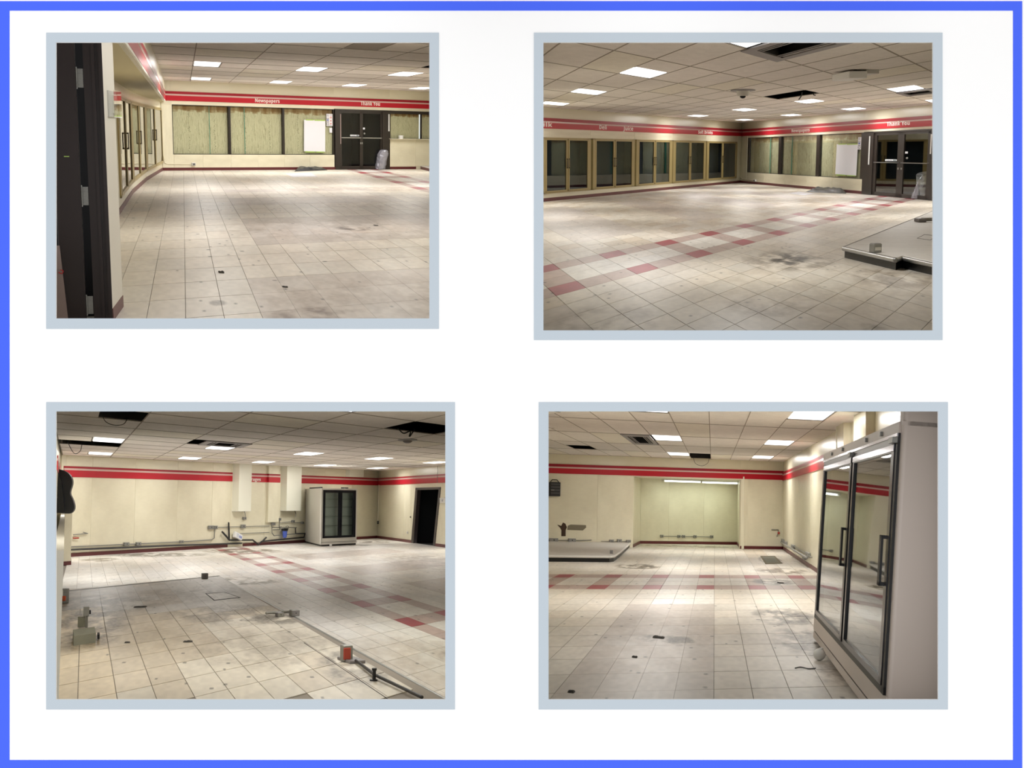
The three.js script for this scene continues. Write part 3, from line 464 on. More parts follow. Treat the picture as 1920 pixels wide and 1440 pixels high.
// ================================================================== upper right room: coolers on the left, windows and doors on the right
{
  const K = RB, C = 3.06, Y = [2.378, 2.56, 2.612, 2.716];
  const corner = [0.179, -68.518], A0 = [-6.457, -41.5];
  const WL = wallFrame(K, A0, corner), WR = wallFrame(K, corner, [7.03, -40.4]), f = (s) => WL.L - s;
  const floorPoly = [[-1.85, -10.9], [1.93, -10.9], [7.05, -40.3], corner, A0, [-6.9, -41.4]];
  const ext = [-8, 9, -70, -10];
  const fl = struct(K, 'floor', 'cream tile floor with a red and pink checked tile path, upper right room', prism(floorPoly, -0.1, -0.009), M.bed);
  const lat = { O: [-1.75, -15.237], A: [0.2356, -0.9123], B: [-0.2157, -0.8207] };
  const stains = [[0.78, -19.8, 0.34, 1.15, 1.0, 0.75, [0.2, 0.19, 0.18]], [0.8, -19.6, 0.8, 2.2, 0.5, 0.6, [0.45, 0.42, 0.38]], [0.3, -13.5, 0.5, 0.9, 0.4, 0.5, [0.6, 0.55, 0.48]], [1.15, -11.9, 0.25, 0.6, 0.6, 0.6, [0.45, 0.42, 0.38]], [-1.2, -12.3, 0.6, 1.6, 0.5, 0.7, [0.55, 0.5, 0.45]], [2.0, -17, 0.6, 1.6, 0.5, 0.6, [0.5, 0.45, 0.4]], [-2.5, -32, 2.5, 9, 0.16, 0.8, [0.66, 0.62, 0.6]], [0, -42, 3, 9, 0.14, 0.8, [0.7, 0.66, 0.63]], [2.8, -33, 0.8, 2.5, 0.5, 0.7, [0.55, 0.5, 0.44]], [0.9, -15.5, 1.6, 4, 0.25, 0.7, [0.7, 0.65, 0.58]]];
  tiles(fl, lat, floorPoly, (i, j) => {
    const x = (((i + 1) % 3) + 3) % 3 === 0;
    if (j === 0 || j === 3) return x ? 'red' : 'pink';
    if (j === 1 || j === 2) return x && i !== 2 ? 'pink' : 'white';
    if (i < -1 && j < 0) return j === -1 ? 'tan' : 'grey';
    if (i >= 2 && i < 6 && j >= 7 && j < 22) return 'grey'; if (i >= 10 && i < 13 && j >= 7 && j < 21) return 'grey'; if (i >= 17 && i < 20 && j >= 8 && j < 21) return 'grey'; if (i >= 24 && i < 26 && j > 8) return 'grey';
    return j > 3 && hash(i, j, 4) > 0.75 ? 'tan' : 'cream';
  }, ext, vct(floorTex(ext, 202, stains), 0.43), 0, [-12, 50, -16, 34], 0.95);
  const wl = wallOf(WL, 'wall_left', 'cream wall above and below the row of glass coolers, upper right room', [[0, WL.L, 0, 0.252], [0, WL.L, 2.085, 3.7], [f(0.87), WL.L, 0.252, 2.085], [0, f(27.2), 0.252, 2.085]]);
  panels(wl, [[f(27.6), f(22.6), 2.09, 2.375], [f(22.6), f(17.6), 2.09, 2.375], [f(17.6), f(12.5), 2.09, 2.375], [f(12.5), f(7.0), 2.09, 2.375], [f(7), f(0.9), 2.09, 2.375], [f(0.8), f(0.05), 0.12, 2.375]], M.cream, 0.02);
  baseboard(WL, 'baseboard_left', 'dark red baseboard below the cooler row, upper right room', 0, WL.L, 0.11, 0.02);
  [[27.2, 22.62, 'leftmost'], [22.4, 17.62, 'second from left'], [17.4, 12.5, 'middle'], [12.3, 7.0, 'second from right'], [6.8, 0.9, 'rightmost, next to the room corner']].forEach(([a, b, w]) => cooler(WL, f(a), f(b), 0.252, 2.085, `gold framed two-door cooler, upper right room, ${w}`, 'coolers of the upper right room', 0.24, true));
  band(WL, 'red fascia band above the coolers lettered Milk, Deli, Juice and Soft Drinks', [[0, WL.L]], Y, [['Milk', f(27.75), f(26.38), 2.43, 0.105], ['Deli', f(21.77), f(20.97), 2.425, 0.11], ['Juice', f(19.08), f(17.88), 2.42, 0.105], ['Soft Drinks', f(8.42), f(5.89), 2.415, 0.1]], 0.03);
  const wr = wallOf(WR, 'wall_back', 'cream wall with boarded windows beside the doors, upper right room', [[0, 1.3, 0, 3.7], [1.3, 18.88, 0, 0.55], [1.3, 18.88, 2.275, 3.7], [18.88, 28.9, 2.29, 3.7], [25.7, 28.9, 0, 2.29]]);
  for (let s = 1.3; s < 18.8; s += 3.5) panels(wr, [[s, Math.min(s + 3.5, 18.86), 0.11, 0.545]], M.cream, 0.02);
  panels(wr, [[0.1, 1.28, 0.11, 2.375]], M.cream, 0.02);
  baseboard(WR, 'baseboard_back', 'dark red baseboard under the boarded windows, upper right room', 0, 18.9, 0.11, 0.02);
  shopWindow(WR, 'window_1', 'long shop window in three bays with wide dark mullions, upper right room', 1.3, 18.88, 0.55, 2.275, [7.36, 13.19], [5.54, 9.19], 0.42, 0.36);
  [[1.4, 7.3, 'left bay'], [7.4, 13.1, 'middle bay'], [13.2, 18.8, 'right bay with the white poster']].forEach(([a, b, w]) => plywood(WR, a, b, 0.56, 2.27, `weathered green-yellow plywood outside the upper right room's window, ${w}`, 'plywood over the upper right windows'));
  poster(WR, 15.52, 18.1, 0.67, 1.862, 'blank white paper poster held by green tape on the upper right window');
  wallSheet(WR, 'notice_sign', 'white notice with red and black symbols beside the doors, upper right room', 'sign', 18.1, 18.84, 1.65, 2.11, M.sign);
  wallSheet(WR, 'paper_note', 'small white paper note below the notice, upper right room', 'paper', 18.5, 18.84, 1.41, 1.57, M.paper);
  glassDoors(WR, 'door_1', 'dark bronze double glass doors showing the night street, upper right room', 18.9, 25.7, 2.29, 1.05, 0.35);
  wallSheet(WR, 'edge_strip', 'thin pale speckled strip on the left door post, upper right room', 'strip', 19.5, 19.62, 1.1, 2.13, M.white, 0.034); wallSheet(WR, 'edge_strip', 'thin pale strip on the right door post, upper right room', 'strip', 25.34, 25.44, 1.49, 2.12, M.white, 0.034);
  nightBehind(WR, 18.9, 27.5, 6, 'near-black box standing in for the night street outside the upper right doors');
  // street seen through the doors
  { const st = (s, y, off) => { const [x, z] = at(WR, s, off); return [x, y, z]; };
    [[20.9, 1.98, 'left'], [22.6, 2.0, 'middle'], [23.9, 1.96, 'right']].forEach(([s, y, w]) => { const p = st(s, y - 0.04, -3), t = thing(K, 'street_lamp', `small warm lamp glowing outside the upper right doors, ${w}`, 'lamp', p, WR.yaw, 'lamps outside the doors'); part('shade', cyl(0.16, 0.05, 0, 0.075, 0, 'y', 0.05), M.black, t); part('bulb', ball(0.05, 0, 0.03, 0).scale(2, 1, 2), M.lampWarm, t); });
    [22.62, 23.1, 23.36, 23.62].forEach((s, k) => single(K, 'lit_window_strip', `narrow lit window across the street, ${['first', 'second', 'third', 'fourth'][k]} from left`, 'window', rbox(0.11, 0.34 + 0.03 * (k % 2), 0.03, 0.01, 0, 0.18, 0), M.litWindow, st(s, 1.4, -3.2), WR.yaw, 'lit windows across the street'));
    const p = st(22.9, 0.12, -2), t = thing(K, 'parked_car', 'dark parked car front seen through the right door leaf, upper right room', 'car', p, WR.yaw);
    part('bonnet', rbox(2.3, 0.75, 0.9, 0.12, 0, 0.42, -0.5), M.car, t); part('grille', slab(-0.85, 0.85, 0.32, 0.66, -0.06, -0.02), M.dark, t); for (const y of [0.36, 0.45, 0.54, 0.63]) part('grille_bar', slab(-0.85, 0.85, y, y + 0.022, -0.03, 0.0), M.steel, t);
    for (const s of [-1, 1]) part('headlight', rbox(0.28, 0.13, 0.06, 0.02, s * 0.98, 0.56, -0.03), M.galv, t); part('number_plate', slab(-0.3, 0.3, 0.2, 0.3, -0.03, 0.0), M.offwhite, t); part('bumper', rbox(2.36, 0.16, 0.12, 0.04, 0, 0.16, -0.05), M.car, t);
    const q = st(21.2, 0.02, -1.6), u = thing(K, 'street_bin', 'grey rounded bin outside the left door leaf, upper right room', 'bin', q, WR.yaw); part('drum', cyl(0.36, 0.7, 0, 0.35, 0, 'y', 0.42), M.grey, u); part('lid', ball(0.43, 0, 0.7, 0, 0.35), M.ventGrey, u);
  }
  band(WR, 'red fascia band over the windows and doors lettered Newspapers and Thank You, upper right room', [[0, 28.9]], Y, [['Newspapers', 9.31, 12.02, 2.425, 0.1], ['Thank You', 21.28, 23.46, 2.455, 0.1]], 0.03);
  junction(WR, 3.1, 0.175, 'small white outlet box below the left window bay, upper right room', 0.4, 0.09, 0.008, 'electrical boxes on the walls', M.white);
  wallTube(WR, 'conduit', 'thin cream conduit to the outlet box in the corner of the upper right room', 'conduit', [[0.1, 0.3, 0.02], [0.5, 0.22, 0.02], [2.9, 0.185, 0.02]], 0.012, M.creamFlat);
  single(K, 'low_wall', 'cream low wall end at the right edge of the upper right room', 'wall', [prism(shift([[6.23, -44.3], [7.25, -44.8], [7.25, -43.6], [6.32, -43.6]], 6.23, -44.3), 0.11, 1.2)], M.cream, [6.23, 0, -44.3]);
  struct(K, 'baseboard_low', 'dark red baseboard at the low wall end, upper right room', prism([[6.21, -44.32], [7.25, -44.8], [7.25, -43.55], [6.3, -43.55]], 0, 0.11), M.base);
  bubbleRoll(K, 'silver bubble wrap roll leaning in the right doorway, upper right room', 5.98, -45.0, 0.42, 0.8, 0.33, 0.0);
  crumpled(K, 'plastic_sheet', 'crumpled dark plastic sheet on the floor by the windows, upper right room', 'plastic sheet', [[-0.85, 1.0], [0.55, 3.0], [0.95, -1.4], [-0.25, -2.6]], 0.2, M.trash, 3.55, -53.6, 6);
  crumpled(K, 'paper_sheet', 'flat white paper sheet on the tiles by the windows, upper right room', 'paper', [[-0.5, -0.2], [0.0, -2.2], [0.5, 0.2], [0.0, 2.2]], 0.012, M.paper, 2.45, -50.8, 9);
  // raised platform with metal edge
  { const P = [[1.625, -20.0], [2.14, -17.95], [2.26, -18.32], [2.75, -16.4], [6.2, -36.3], [5.75, -36.6]], t = thing(K, 'raised_platform', 'grey raised platform with black kick and metal edge, upper right room', 'platform', [1.625, 0, -20.0]), L = shift(P, 1.625, -20.0), inn = L.map(([x, z]) => [x + 0.02, z - 0.1]);
    part('kick', prism(inn, 0, 0.108), M.black, t); part('top', prism(L, 0.112, 0.176), M.metalTop, t);
    const edge = (a, b, m) => part('edge_strip', tube([[a[0], 0.145, a[1]], [b[0], 0.145, b[1]]], 0.036, 8), m, t);
    edge(L[0], L[1], M.steel); edge(L[1], L[2], M.steel); edge(L[2], L[3], M.steel); part('edge_line', tube([[L[0][0], 0.172, L[0][1]], [L[5][0], 0.172, L[5][1]]], 0.012, 6), M.grey, t);
    const h = [[2.95, -22.0], [3.2, -23.0], [3.36, -22.7], [3.1, -21.6]].map(([x, z]) => [x - 1.625, z + 20]); for (let k = 0; k < 4; k++) part('hatch_joint', tube([[h[k][0], 0.176, h[k][1]], [h[(k + 1) % 4][0], 0.176, h[(k + 1) % 4][1]]], 0.005, 4), M.dark, t, 'dark outline of a floor hatch');
  }
  { const t = thing(K, 'floor_box', 'square grey electrical box standing on the platform corner, upper right room', 'electrical box', [1.965, 0.176, -18.85], 0.5); part('box', rbox(0.135, 0.125, 0.12, 0.012, 0, 0.066, 0), M.galv, t); part('socket_plate', slab(-0.048, 0.048, 0.035, 0.08, 0.06, 0.066), M.offwhite, t); part('lid', slab(-0.055, 0.055, 0.128, 0.133, -0.05, 0.05), M.ventGrey, t); }
  { const t = thing(K, 'floor_box', 'low grey twin electrical fitting lying at the far platform edge, upper right room', 'electrical box', [3.75, 0.176, -27.15], 0.2); part('body', rbox(0.16, 0.07, 0.3, 0.02, -0.07, 0.036, 0), M.ventGrey, t); part('pipe', cyl(0.035, 0.26, 0.08, 0.05, 0, 'x'), M.galv, t); part('flange', cyl(0.055, 0.03, 0.2, 0.056, 0, 'x'), M.galv, t); }
  const WN = wallFrame(K, [-1.81, -10.85], [-6.89, -41.5]); wallOf(WN, 'wall_side', 'plain cream side wall left of the upper right room', [[0, WN.L, 0, 3.7]]);
  struct(K, 'wall_return', 'short cream return wall left of the coolers, upper right room', slab(-6.95, -6.4, 0, 3.7, -41.6, -41.5), M.cream);
  const WX = wallFrame(K, [7.03, -40.4], [1.9, -10.85]); wallOf(WX, 'wall_right', 'plain cream side wall right of the upper right room', [[0, WX.L, 0, 3.7]]);
  // ceiling
  const cl = { O: [-1.8151, -19.2093], A: [0.4826, -1.9101], B: [-0.9332, -3.6854] }, cp = [[-1.85, -10.9], [1.93, -10.9], [7.05, -40.3], corner, A0, [-6.9, -41.4]];
  const lights = [[1, 0], [1, 2], [1, 4], [9, 0], [9, 2], [13, 2], [9, -2], [13, 0], [9, 4], [13, 4], [1, -2], [13, -2], [-3, 0], [-3, 2], [5, -4], [17, 2], [17, 4]].filter(([i, j]) => { const m = node(cl, i + 0.5, j + 0.75); return inside(cp, m[0], m[1]) && m[1] < -12; });
  const sp = lights.map(([i, j]) => ({ i, j, cut: 'vhi' })); sp.push({ i: 7, j: 0, cut: 'full' }, { i: 2, j: -2, cut: 'full' }, { i: 10, j: -2, cut: 'full' });
  ceilingGrid(K, cl, cp, C, [-8, 24, -8, 12], sp, 'suspended ceiling of pale panels in the upper right room', null, [0.014, 0.009]);
  const names = { '1,0': 'large one near the upper left corner', '1,2': 'second along the left', '1,4': 'third along the left, cut by the frame', '9,0': 'beyond the dark ceiling hole', '9,2': 'middle of the far ceiling', '13,2': 'far, over the Newspapers wall', '9,-2': 'right side before the dark vent', '13,0': 'far right over the doors', '9,4': 'far left over the coolers', '13,4': 'farthest, in the room corner', '1,-2': 'beside the big vent at the top', '13,-2': 'at the right edge by the doors', '-3,0': 'nearest on the left', '-3,2': 'near the left wall', '5,-4': 'nearest on the right', '17,2': 'hidden far right', '17,4': 'hidden far corner' };
  for (const [i, j] of lights) lamp(K, cl, i, i + 1, j + 0.5, j + 1, C, PANEL.b * 2, `ceiling light panel, upper right room, ${names[[i, j]]}`, 'ceiling lights of the upper right room', [0.46, 1.8]);
  vent(K, cl, 2, 3.25, -1.92, -0.9, C, 'large grey ceiling vent with dark duct at the top of the upper right room'); vent(K, cl, 10, 11.2, -1.6, -0.98, C, 'dark ceiling vent beside the right light panel, upper right room');
  { const m = node(cl, 5.5, -1.25), t = thing(K, 'ceiling_box', 'white box fitting hanging from the ceiling, upper right room', 'ceiling box', [m[0], C - 0.17, m[1]], 0.24); part('box', rbox(0.34, 0.13, 1.0, 0.02, 0, 0.075, 0), M.white, t); part('mount', slab(0.18, 0.42, 0.1, 0.17, -0.5, 0.4), M.offwhite, t); }
  { const t = thing(K, 'smoke_detector', 'small pale ceiling detector with dark tip, upper right room', 'detector', [0.09, C - 0.19, -32.2]); part('plate', cyl(0.3, 0.015, 0, 0.18, 0).scale(1, 1, 2.2), M.ventGrey, t); part('body', cyl(0.13, 0.12, 0, 0.11, 0, 'y', 0.16), M.offwhite, t); part('tip', ball(0.07, 0, 0.04, 0, 0.7), M.dark, t); }
  wire(K, 'hanging_wire', 'black wire ends hanging from the dark ceiling hole, upper right room', [[1.62, C + 0.05, -35.0], [1.6, C - 0.05, -35.1], [1.55, C - 0.13, -35.2], [1.6, C - 0.04, -35.0]], 0.014);
  wire(K, 'hanging_wire', 'second black wire end at the right of the ceiling hole, upper right room', [[1.9, C + 0.05, -34.4], [1.88, C - 0.04, -34.4], [1.93, C - 0.06, -34.4]], 0.012);
  shell(K, 'upper right room', -10.9, [-1.95, 2.05, -0.1, 3.7], [[-1.655, 2.539], [1.536, 2.477], [1.659, 0.106], [-1.658, 0.042]], [[-1.222, 2.285, -8.179], [1.193, 2.272, -8.598], [1.24, 0.485, -8.278], [-1.175, 0.497, -7.859]]);
}
// ================================================================== lower left room: long wall with pipes, cabinet cooler and dark doorway
{
  const K = RC, C = 3.04, Y = [2.388, 2.592, 2.65, 2.71], PH = 0.18;
  const corner = [5.665, -58.549], A0 = [-5.543, -40.085];
  const WL = wallFrame(K, A0, corner), WR = wallFrame(K, corner, [7.485, -43.77]), f = (s) => WL.L - s;
  const floorPoly = [[-1.5, -10.25], [1.78, -10.25], [7.5, -43.7], corner, A0, [-4.9, -36]];
  const ext = [-7, 9, -60, -10];
  const fl = struct(K, 'floor', 'pale tile floor with a red and pink checked path, lower left room', prism(floorPoly, -0.1, -0.009), M.bed);
  const lat = { O: [-0.296, -38.917], A: [0.1338, 1.0994], B: [0.2535, -0.3888] };
  const stains = [[-2.7, -41.8, 1.7, 1.6, 0.7, 0.75, [0.3, 0.28, 0.24]], [-0.2, -44.5, 1.4, 2.5, 0.9, 0.6, [0.4, 0.36, 0.3]], [4.9, -53.2, 0.9, 1.4, 0.9, 0.6, [0.35, 0.32, 0.28]], [3.4, -49.6, 1.4, 1.2, 0.6, 0.5, [0.4, 0.36, 0.3]], [-0.2, -28.5, 1.0, 1.5, 0.9, 0.5, [0.4, 0.38, 0.32]], [5.2, -36, 1.6, 6, 0.4, 0.8, [0.65, 0.62, 0.6]], [3.6, -40, 3, 4, 0.3, 0.8, [0.7, 0.66, 0.64]], [2.6, -14.4, 0.5, 1.2, 0.8, 0.5, [0.4, 0.32, 0.25]], [1.9, -14.2, 1.0, 3.5, 0.3, 0.7, [0.7, 0.64, 0.58]], [-4.2, -38.6, 0.6, 1.2, 0.8, 0.6, [0.4, 0.36, 0.3]]];
  tiles(fl, lat, floorPoly, (i, j) => {
    const x = ((i % 3) + 3) % 3 === 0;
    if (j === 0 || j === 3) return x ? 'red' : 'pink'; if (j === 1 || j === 2) return x ? 'pink' : 'white';
    if (j >= 6 && j < 22 && i >= 7 && i < 10) return 'grey'; if (j >= 6 && j < 20 && i >= 0 && i < 3) return 'grey'; if (j >= 7 && i >= 13 && i < 16) return 'grey';
    return 'white';
  }, ext, vct(floorTex(ext, 303, stains), 0.43), 0, [-20, 30, -16, 34]);
  // long wall
  const wl = wallOf(WL, 'wall_back', 'long cream panelled wall with surface pipes, lower left room', [[0, WL.L, 0, 3.7]]);
  const seams = [21.4, 20.17, 18.0, 15.65, 13.52, 12.3, 9.9, 7.5, 5.1, 2.6, 0.05]; for (let k = 0; k + 1 < seams.length; k++) panels(wl, [[f(seams[k]), f(seams[k + 1]), 0.12, 2.385], [f(seams[k]), f(seams[k + 1]), 2.715, 3.02]], M.cream, 0.012);
  baseboard(WL, 'baseboard_back', 'dark red baseboard along the long panelled wall, lower left room', 0, f(12.45), 0.11, 0.02); baseboard(WL, 'baseboard_back_right', 'dark red baseboard behind the white cooler cabinet, lower left room', f(11.4), WL.L, 0.11, 0.02);
  band(WL, 'red fascia band on the long wall broken by columns, with the letters verages', [[0.1, f(12.25)], [f(11.3), f(9.8)], [f(9.8), f(8.95), 0.11], [f(8.95), f(8.83)], [f(7.52), WL.L]], [2.388, 2.59, 2.648, 2.71], [['verages', f(11.27), f(10.28), 2.43, 0.085]], 0.03);
  const colm = (a, b, y0, d, label) => { const [x, z] = at(WL, f(a)), t = thing(K, 'hanging_column', label, 'column', [x, y0, z], WL.yaw, 'boxed columns on the long wall'); part('casing', slab(0, a - b, 0, 3.1 - y0, 0.001, d), M.column, t); part('end_cap', slab(-0.008, a - b + 0.008, -0.012, 0, 0.001, d + 0.006), M.white, t); return t; };
  colm(12.2, 11.34, 1.31, 0.28, 'white boxed column hanging from the ceiling left of the letters verages');
  colm(8.72, 7.57, 1.305, 0.28, 'wide white boxed column hanging between the letters and the cooler cabinet');
  { const [x, z] = at(WL, f(9.8)), t = thing(K, 'pipe_chase', 'narrow cream pipe chase beside the wide white column, lower left room', 'pipe chase', [x, 0.86, z], WL.yaw); part('lower_casing', slab(0, 0.82, 0, 1.525, 0.001, 0.1), M.cream, t); part('upper_casing', slab(0, 0.82, 1.855, 2.24, 0.001, 0.1), M.cream, t); }
  { const [x, z] = at(WL, f(3.2)), t = thing(K, 'wall_casing', 'pale boxed casing above the white cooler cabinet', 'casing', [x, 2.72, z], WL.yaw); part('casing', slab(0, 1.35, 0, 0.38, 0.001, 0.2), M.column, t); }
  // right wall with dark doorway
  const wr = wallOf(WR, 'wall_right', 'cream wall with a dark open doorway, lower left room', [[0, 6.3, 0, 3.7], [10.95, WR.L, 0, 3.7], [6.3, 10.95, 2.2, 3.7]]); part('door_side_wall', [plate([[6.3, 0], [6.45, 0], [7.06, 2.2], [6.3, 2.2]], 0.12).translate(0, 0, -0.12), plate([[10.08, 0], [10.95, 0], [10.95, 2.2], [10.84, 2.2]], 0.12).translate(0, 0, -0.12)], M.cream, wr);
  panels(wr, [[0.1, 5.02, 0.12, 2.385], [5.02, 6.3, 0.12, 2.385], [11.0, 14.8, 0.12, 2.385]], M.cream, 0.02);
  baseboard(WR, 'baseboard_right', 'dark red baseboard left of the dark doorway', 0, 6.45, 0.11, 0.02); baseboard(WR, 'baseboard_right_end', 'dark red baseboard right of the dark doorway', 10.15, WR.L, 0.11, 0.02);
  band(WR, 'red fascia band above the dark doorway, lower left room', [[0, WR.L]], [2.39, 2.592, 2.65, 2.712], [], 0.03);
  { const g = structGroup(K, 'door_1', 'dark brown door frame of the open doorway, lower left room', [at(WR, 6.75)[0], 0, at(WR, 6.75)[1]], WR.yaw); part('door_frame', [plate([[-0.34, 0], [0.06, 0], [0.62, 2.14], [0.3, 2.23]], 0.14).translate(0, 0, -0.12), plate([[3.08, 0], [3.36, 0], [4.12, 2.23], [3.84, 2.14]], 0.14).translate(0, 0, -0.12), plate([[0.3, 2.14], [4.1, 2.14], [4.12, 2.23], [0.3, 2.23]], 0.14).translate(0, 0, -0.12)], M.brown, g); }
  struct(K, 'wall_outside', 'room beyond the open doorway, coloured near-black to look unlit, lower left room', [slab(6.2, 11.2, 0, 2.4, -3.1, -3), slab(6.1, 6.2, 0, 2.4, -3, -0.13), slab(11.1, 11.2, 0, 2.4, -3, -0.13), slab(6.2, 11.2, 2.35, 2.4, -3, -0.13), slab(6.2, 11.2, -0.05, 0, -3, -0.13)], M.night, [WR.A[0], 0, WR.A[1]], WR.yaw);  // darkness beyond the doorway comes from the near-black colour of these slabs
  { const [x, z] = at(WR, 11.25, 0.02), t = thing(K, 'thermostat', 'pale thermostat box on the wall right of the dark doorway', 'thermostat', [x, 1.63, z], WR.yaw); part('case', rbox(0.6, 0.2, 0.06, 0.012, 0, 0.1, 0.03), M.offwhite, t); part('dial', slab(0.05, 0.2, 0.06, 0.14, 0.06, 0.068), M.grey, t); }
  { const [x, z] = at(WR, 6.28, 0.02), t = thing(K, 'door_bell', 'small dark bell button beside the dark doorway', 'button', [x, 1.02, z], WR.yaw); part('plate', slab(-0.09, 0.09, 0, 0.05, 0, 0.01), M.dark, t); part('button', cyl(0.012, 0.02, 0, 0.025, 0.018, 'z'), M.dark, t); }
  { const [x, z] = at(WR, 5.78, 0.02), t = thing(K, 'wall_outlet', 'small pale wall outlet left of the dark doorway', 'outlet', [x, 0.35, z], WR.yaw); part('plate', slab(-0.12, 0.12, 0, 0.1, 0, 0.008), M.offwhite, t); part('slot', slab(-0.04, 0.04, 0.03, 0.07, 0.008, 0.011), M.grey, t); }
  wallTube(WR, 'electric_cable', 'thin cable hanging in the room corner, lower left room', 'cord', [[0.45, 2.4, 0.05], [0.42, 1.9, 0.05], [0.4, 0.78, 0.06]], 0.01, M.creamFlat);
  { const [x, z] = at(WR, 0.4, 0.06), t = thing(K, 'cord_plug', 'black plug at the end of the hanging cord, lower left room', 'plug', [x, 0.65, z], WR.yaw); part('upper_half', cyl(0.035, 0.06, 0, 0.1, 0).scale(3, 1, 1), M.black, t); part('lower_half', cyl(0.035, 0.06, 0, 0.03, 0).scale(3, 1, 1), M.black, t); }
  wallTube(WR, 'electric_cable', 'thin conduit from the ceiling above the dark doorway', 'cord', [[10.5, 3.04, 0.04], [10.45, 2.4, 0.04]], 0.008, M.grey);
  // pipes and boxes along the long wall
  const P = (name, label, pts, r, mat, group = 'pipes on the long wall', sm = false) => wallTube(WL, name, label, 'pipe', pts.map(([s, y, o]) => [f(s), y, o]), r, mat, group, sm);
  P('conduit', 'grey conduit along the long wall with a riser to the left electrical boxes', [[21.1, 0.3, 0.05], [15.5, 0.285, 0.05], [13.55, 0.3, 0.05], [13.38, 0.36, 0.05], [13.36, 0.7, 0.05]], 0.017, M.conduit);
  P('drain_pipe', 'black pipe running low along the long wall', [[21.1, 0.215, 0.07], [15.8, 0.175, 0.07], [11.6, 0.12, 0.07]], 0.028, M.pipe);
  P('conduit', 'grey conduit between the electrical boxes left of the pipe chase', [[13.3, 0.735, 0.05], [9.6, 0.72, 0.05]], 0.013, M.conduit); P('conduit', 'lower grey conduit from the white tag to the manifold', [[11.85, 0.475, 0.05], [9.6, 0.476, 0.05]], 0.013, M.conduit);
  P('drain_pipe', 'black upright pipe with a diagonal branch and a run along the floor', [[12.53, 0.88, 0.09], [12.47, 0.27, 0.09], [12.3, 0.255, 0.09], [10.85, 0.22, 0.09], [10.5, 0.04, 0.12]], 0.03, M.pipe); P('drain_pipe', 'black diagonal pipe branch left of the white tag', [[12.95, 0.565, 0.1], [12.47, 0.27, 0.1]], 0.034, M.pipe);
  P('drain_pipe', 'black pipe rising from the floor to the cooler cabinet', [[10.5, 0.04, 0.12], [10.22, 0.15, 0.1], [6.95, 0.22, 0.1]], 0.028, M.pipe); P('drain_pipe', 'black stub pipe branching up beside the floor', [[10.15, 0.16, 0.1], [9.9, 0.285, 0.1]], 0.032, M.pipe); P('drain_pipe', 'black looped pipe left of the cooler cabinet', [[6.95, 0.22, 0.1], [6.88, 0.37, 0.1], [7.64, 0.38, 0.1], [7.66, 0.59, 0.1]], 0.024, M.pipe);
  P('copper_pipe', 'dark bent pipe loop below the pipe chase', [[9.55, 0.84, 0.12], [9.5, 0.45, 0.12], [9.35, 0.34, 0.12], [8.9, 0.36, 0.12], [6.95, 0.38, 0.1]], 0.017, M.conduit); P('copper_pipe', 'thin dark pipe bundle, upper run', [[9.5, 0.66, 0.13], [8.7, 0.65, 0.13], [7.6, 0.62, 0.12]], 0.013, M.pipe); P('copper_pipe', 'thin dark pipe bundle, middle run', [[9.45, 0.57, 0.13], [8.95, 0.57, 0.13], [8.85, 0.68, 0.13]], 0.013, M.pipe); P('copper_pipe', 'thin pipe rising to the upper electrical boxes by the wide column', [[8.86, 0.62, 0.06], [8.84, 0.93, 0.06]], 0.013, M.conduit); P('copper_pipe', 'sloping thin conduit between the upper boxes', [[8.8, 0.82, 0.06], [7.8, 0.87, 0.06]], 0.013, M.conduit); P('conduit', 'thin conduit running right to the cooler cabinet', [[7.75, 0.82, 0.06], [6.95, 0.8, 0.06]], 0.012, M.conduit);
  P('copper_pipe', 'curled thin pipe over the blue filter', [[9.0, 0.72, 0.13], [8.8, 0.5, 0.15], [8.65, 0.6, 0.15], [8.4, 0.7, 0.15], [8.2, 0.64, 0.12]], 0.012, M.conduit, 'pipes on the long wall', true);
  const jb = (s, y, l, w = 0.28, h = 0.12) => junction(WL, f(s), y, l, w, h, 0.02);
  jb(18.43, 0.3, 'round electrical box low on the long wall, leftmost', 0.26, 0.11); jb(17.8, 0.288, 'electrical box low on the long wall, second from left', 0.24, 0.11); jb(15.4, 0.288, 'small electrical box low on the long wall, third from left', 0.2, 0.09); jb(13.62, 0.74, 'wide grey electrical box at the top of the conduit riser', 0.32, 0.13); jb(13.32, 0.735, 'second grey box at the top of the conduit riser', 0.2, 0.12); jb(11.48, 0.738, 'grey electrical box between the columns', 0.28, 0.13); jb(8.84, 0.96, 'small dark electrical box above the blue filter', 0.18, 0.1); jb(7.78, 0.87, 'dark electrical box under the wide column', 0.2, 0.09); jb(7.02, 0.8, 'dark electrical box next to the cooler cabinet', 0.2, 0.1); jb(9.3, 0.79, 'dark valve box under the pipe chase', 0.26, 0.1);
  P('cable', 'short cable hanging from the left column', [[11.5, 1.3, 0.1], [11.42, 1.15, 0.1], [11.4, 1.06, 0.1]], 0.012, M.grey, 'cables'); jb(11.4, 1.03, 'small grey box on the cable below the left column', 0.2, 0.1); P('cable', 'short dark cable hanging from the wide column', [[7.75, 1.3, 0.1], [7.66, 1.17, 0.1]], 0.012, M.dark, 'cables'); P('cable', 'pale cable end below the wide column', [[7.66, 1.17, 0.1], [7.68, 1.04, 0.1]], 0.012, M.grey, 'cables');
  { const [x, z] = at(WL, f(12.0), 0.12), t = thing(K, 'hanging_tag', 'white tilted container with a blue label by the upright black pipe', 'container', [x, 0.28, z], WL.yaw); t.rotateZ(-0.3); part('body', rbox(0.5, 0.22, 0.12, 0.03, 0, 0.12, 0), M.white, t); part('label_print', box(0.4, 0.18, 0.003, 0.04, 0.12, 0.062), M.tag, t); }
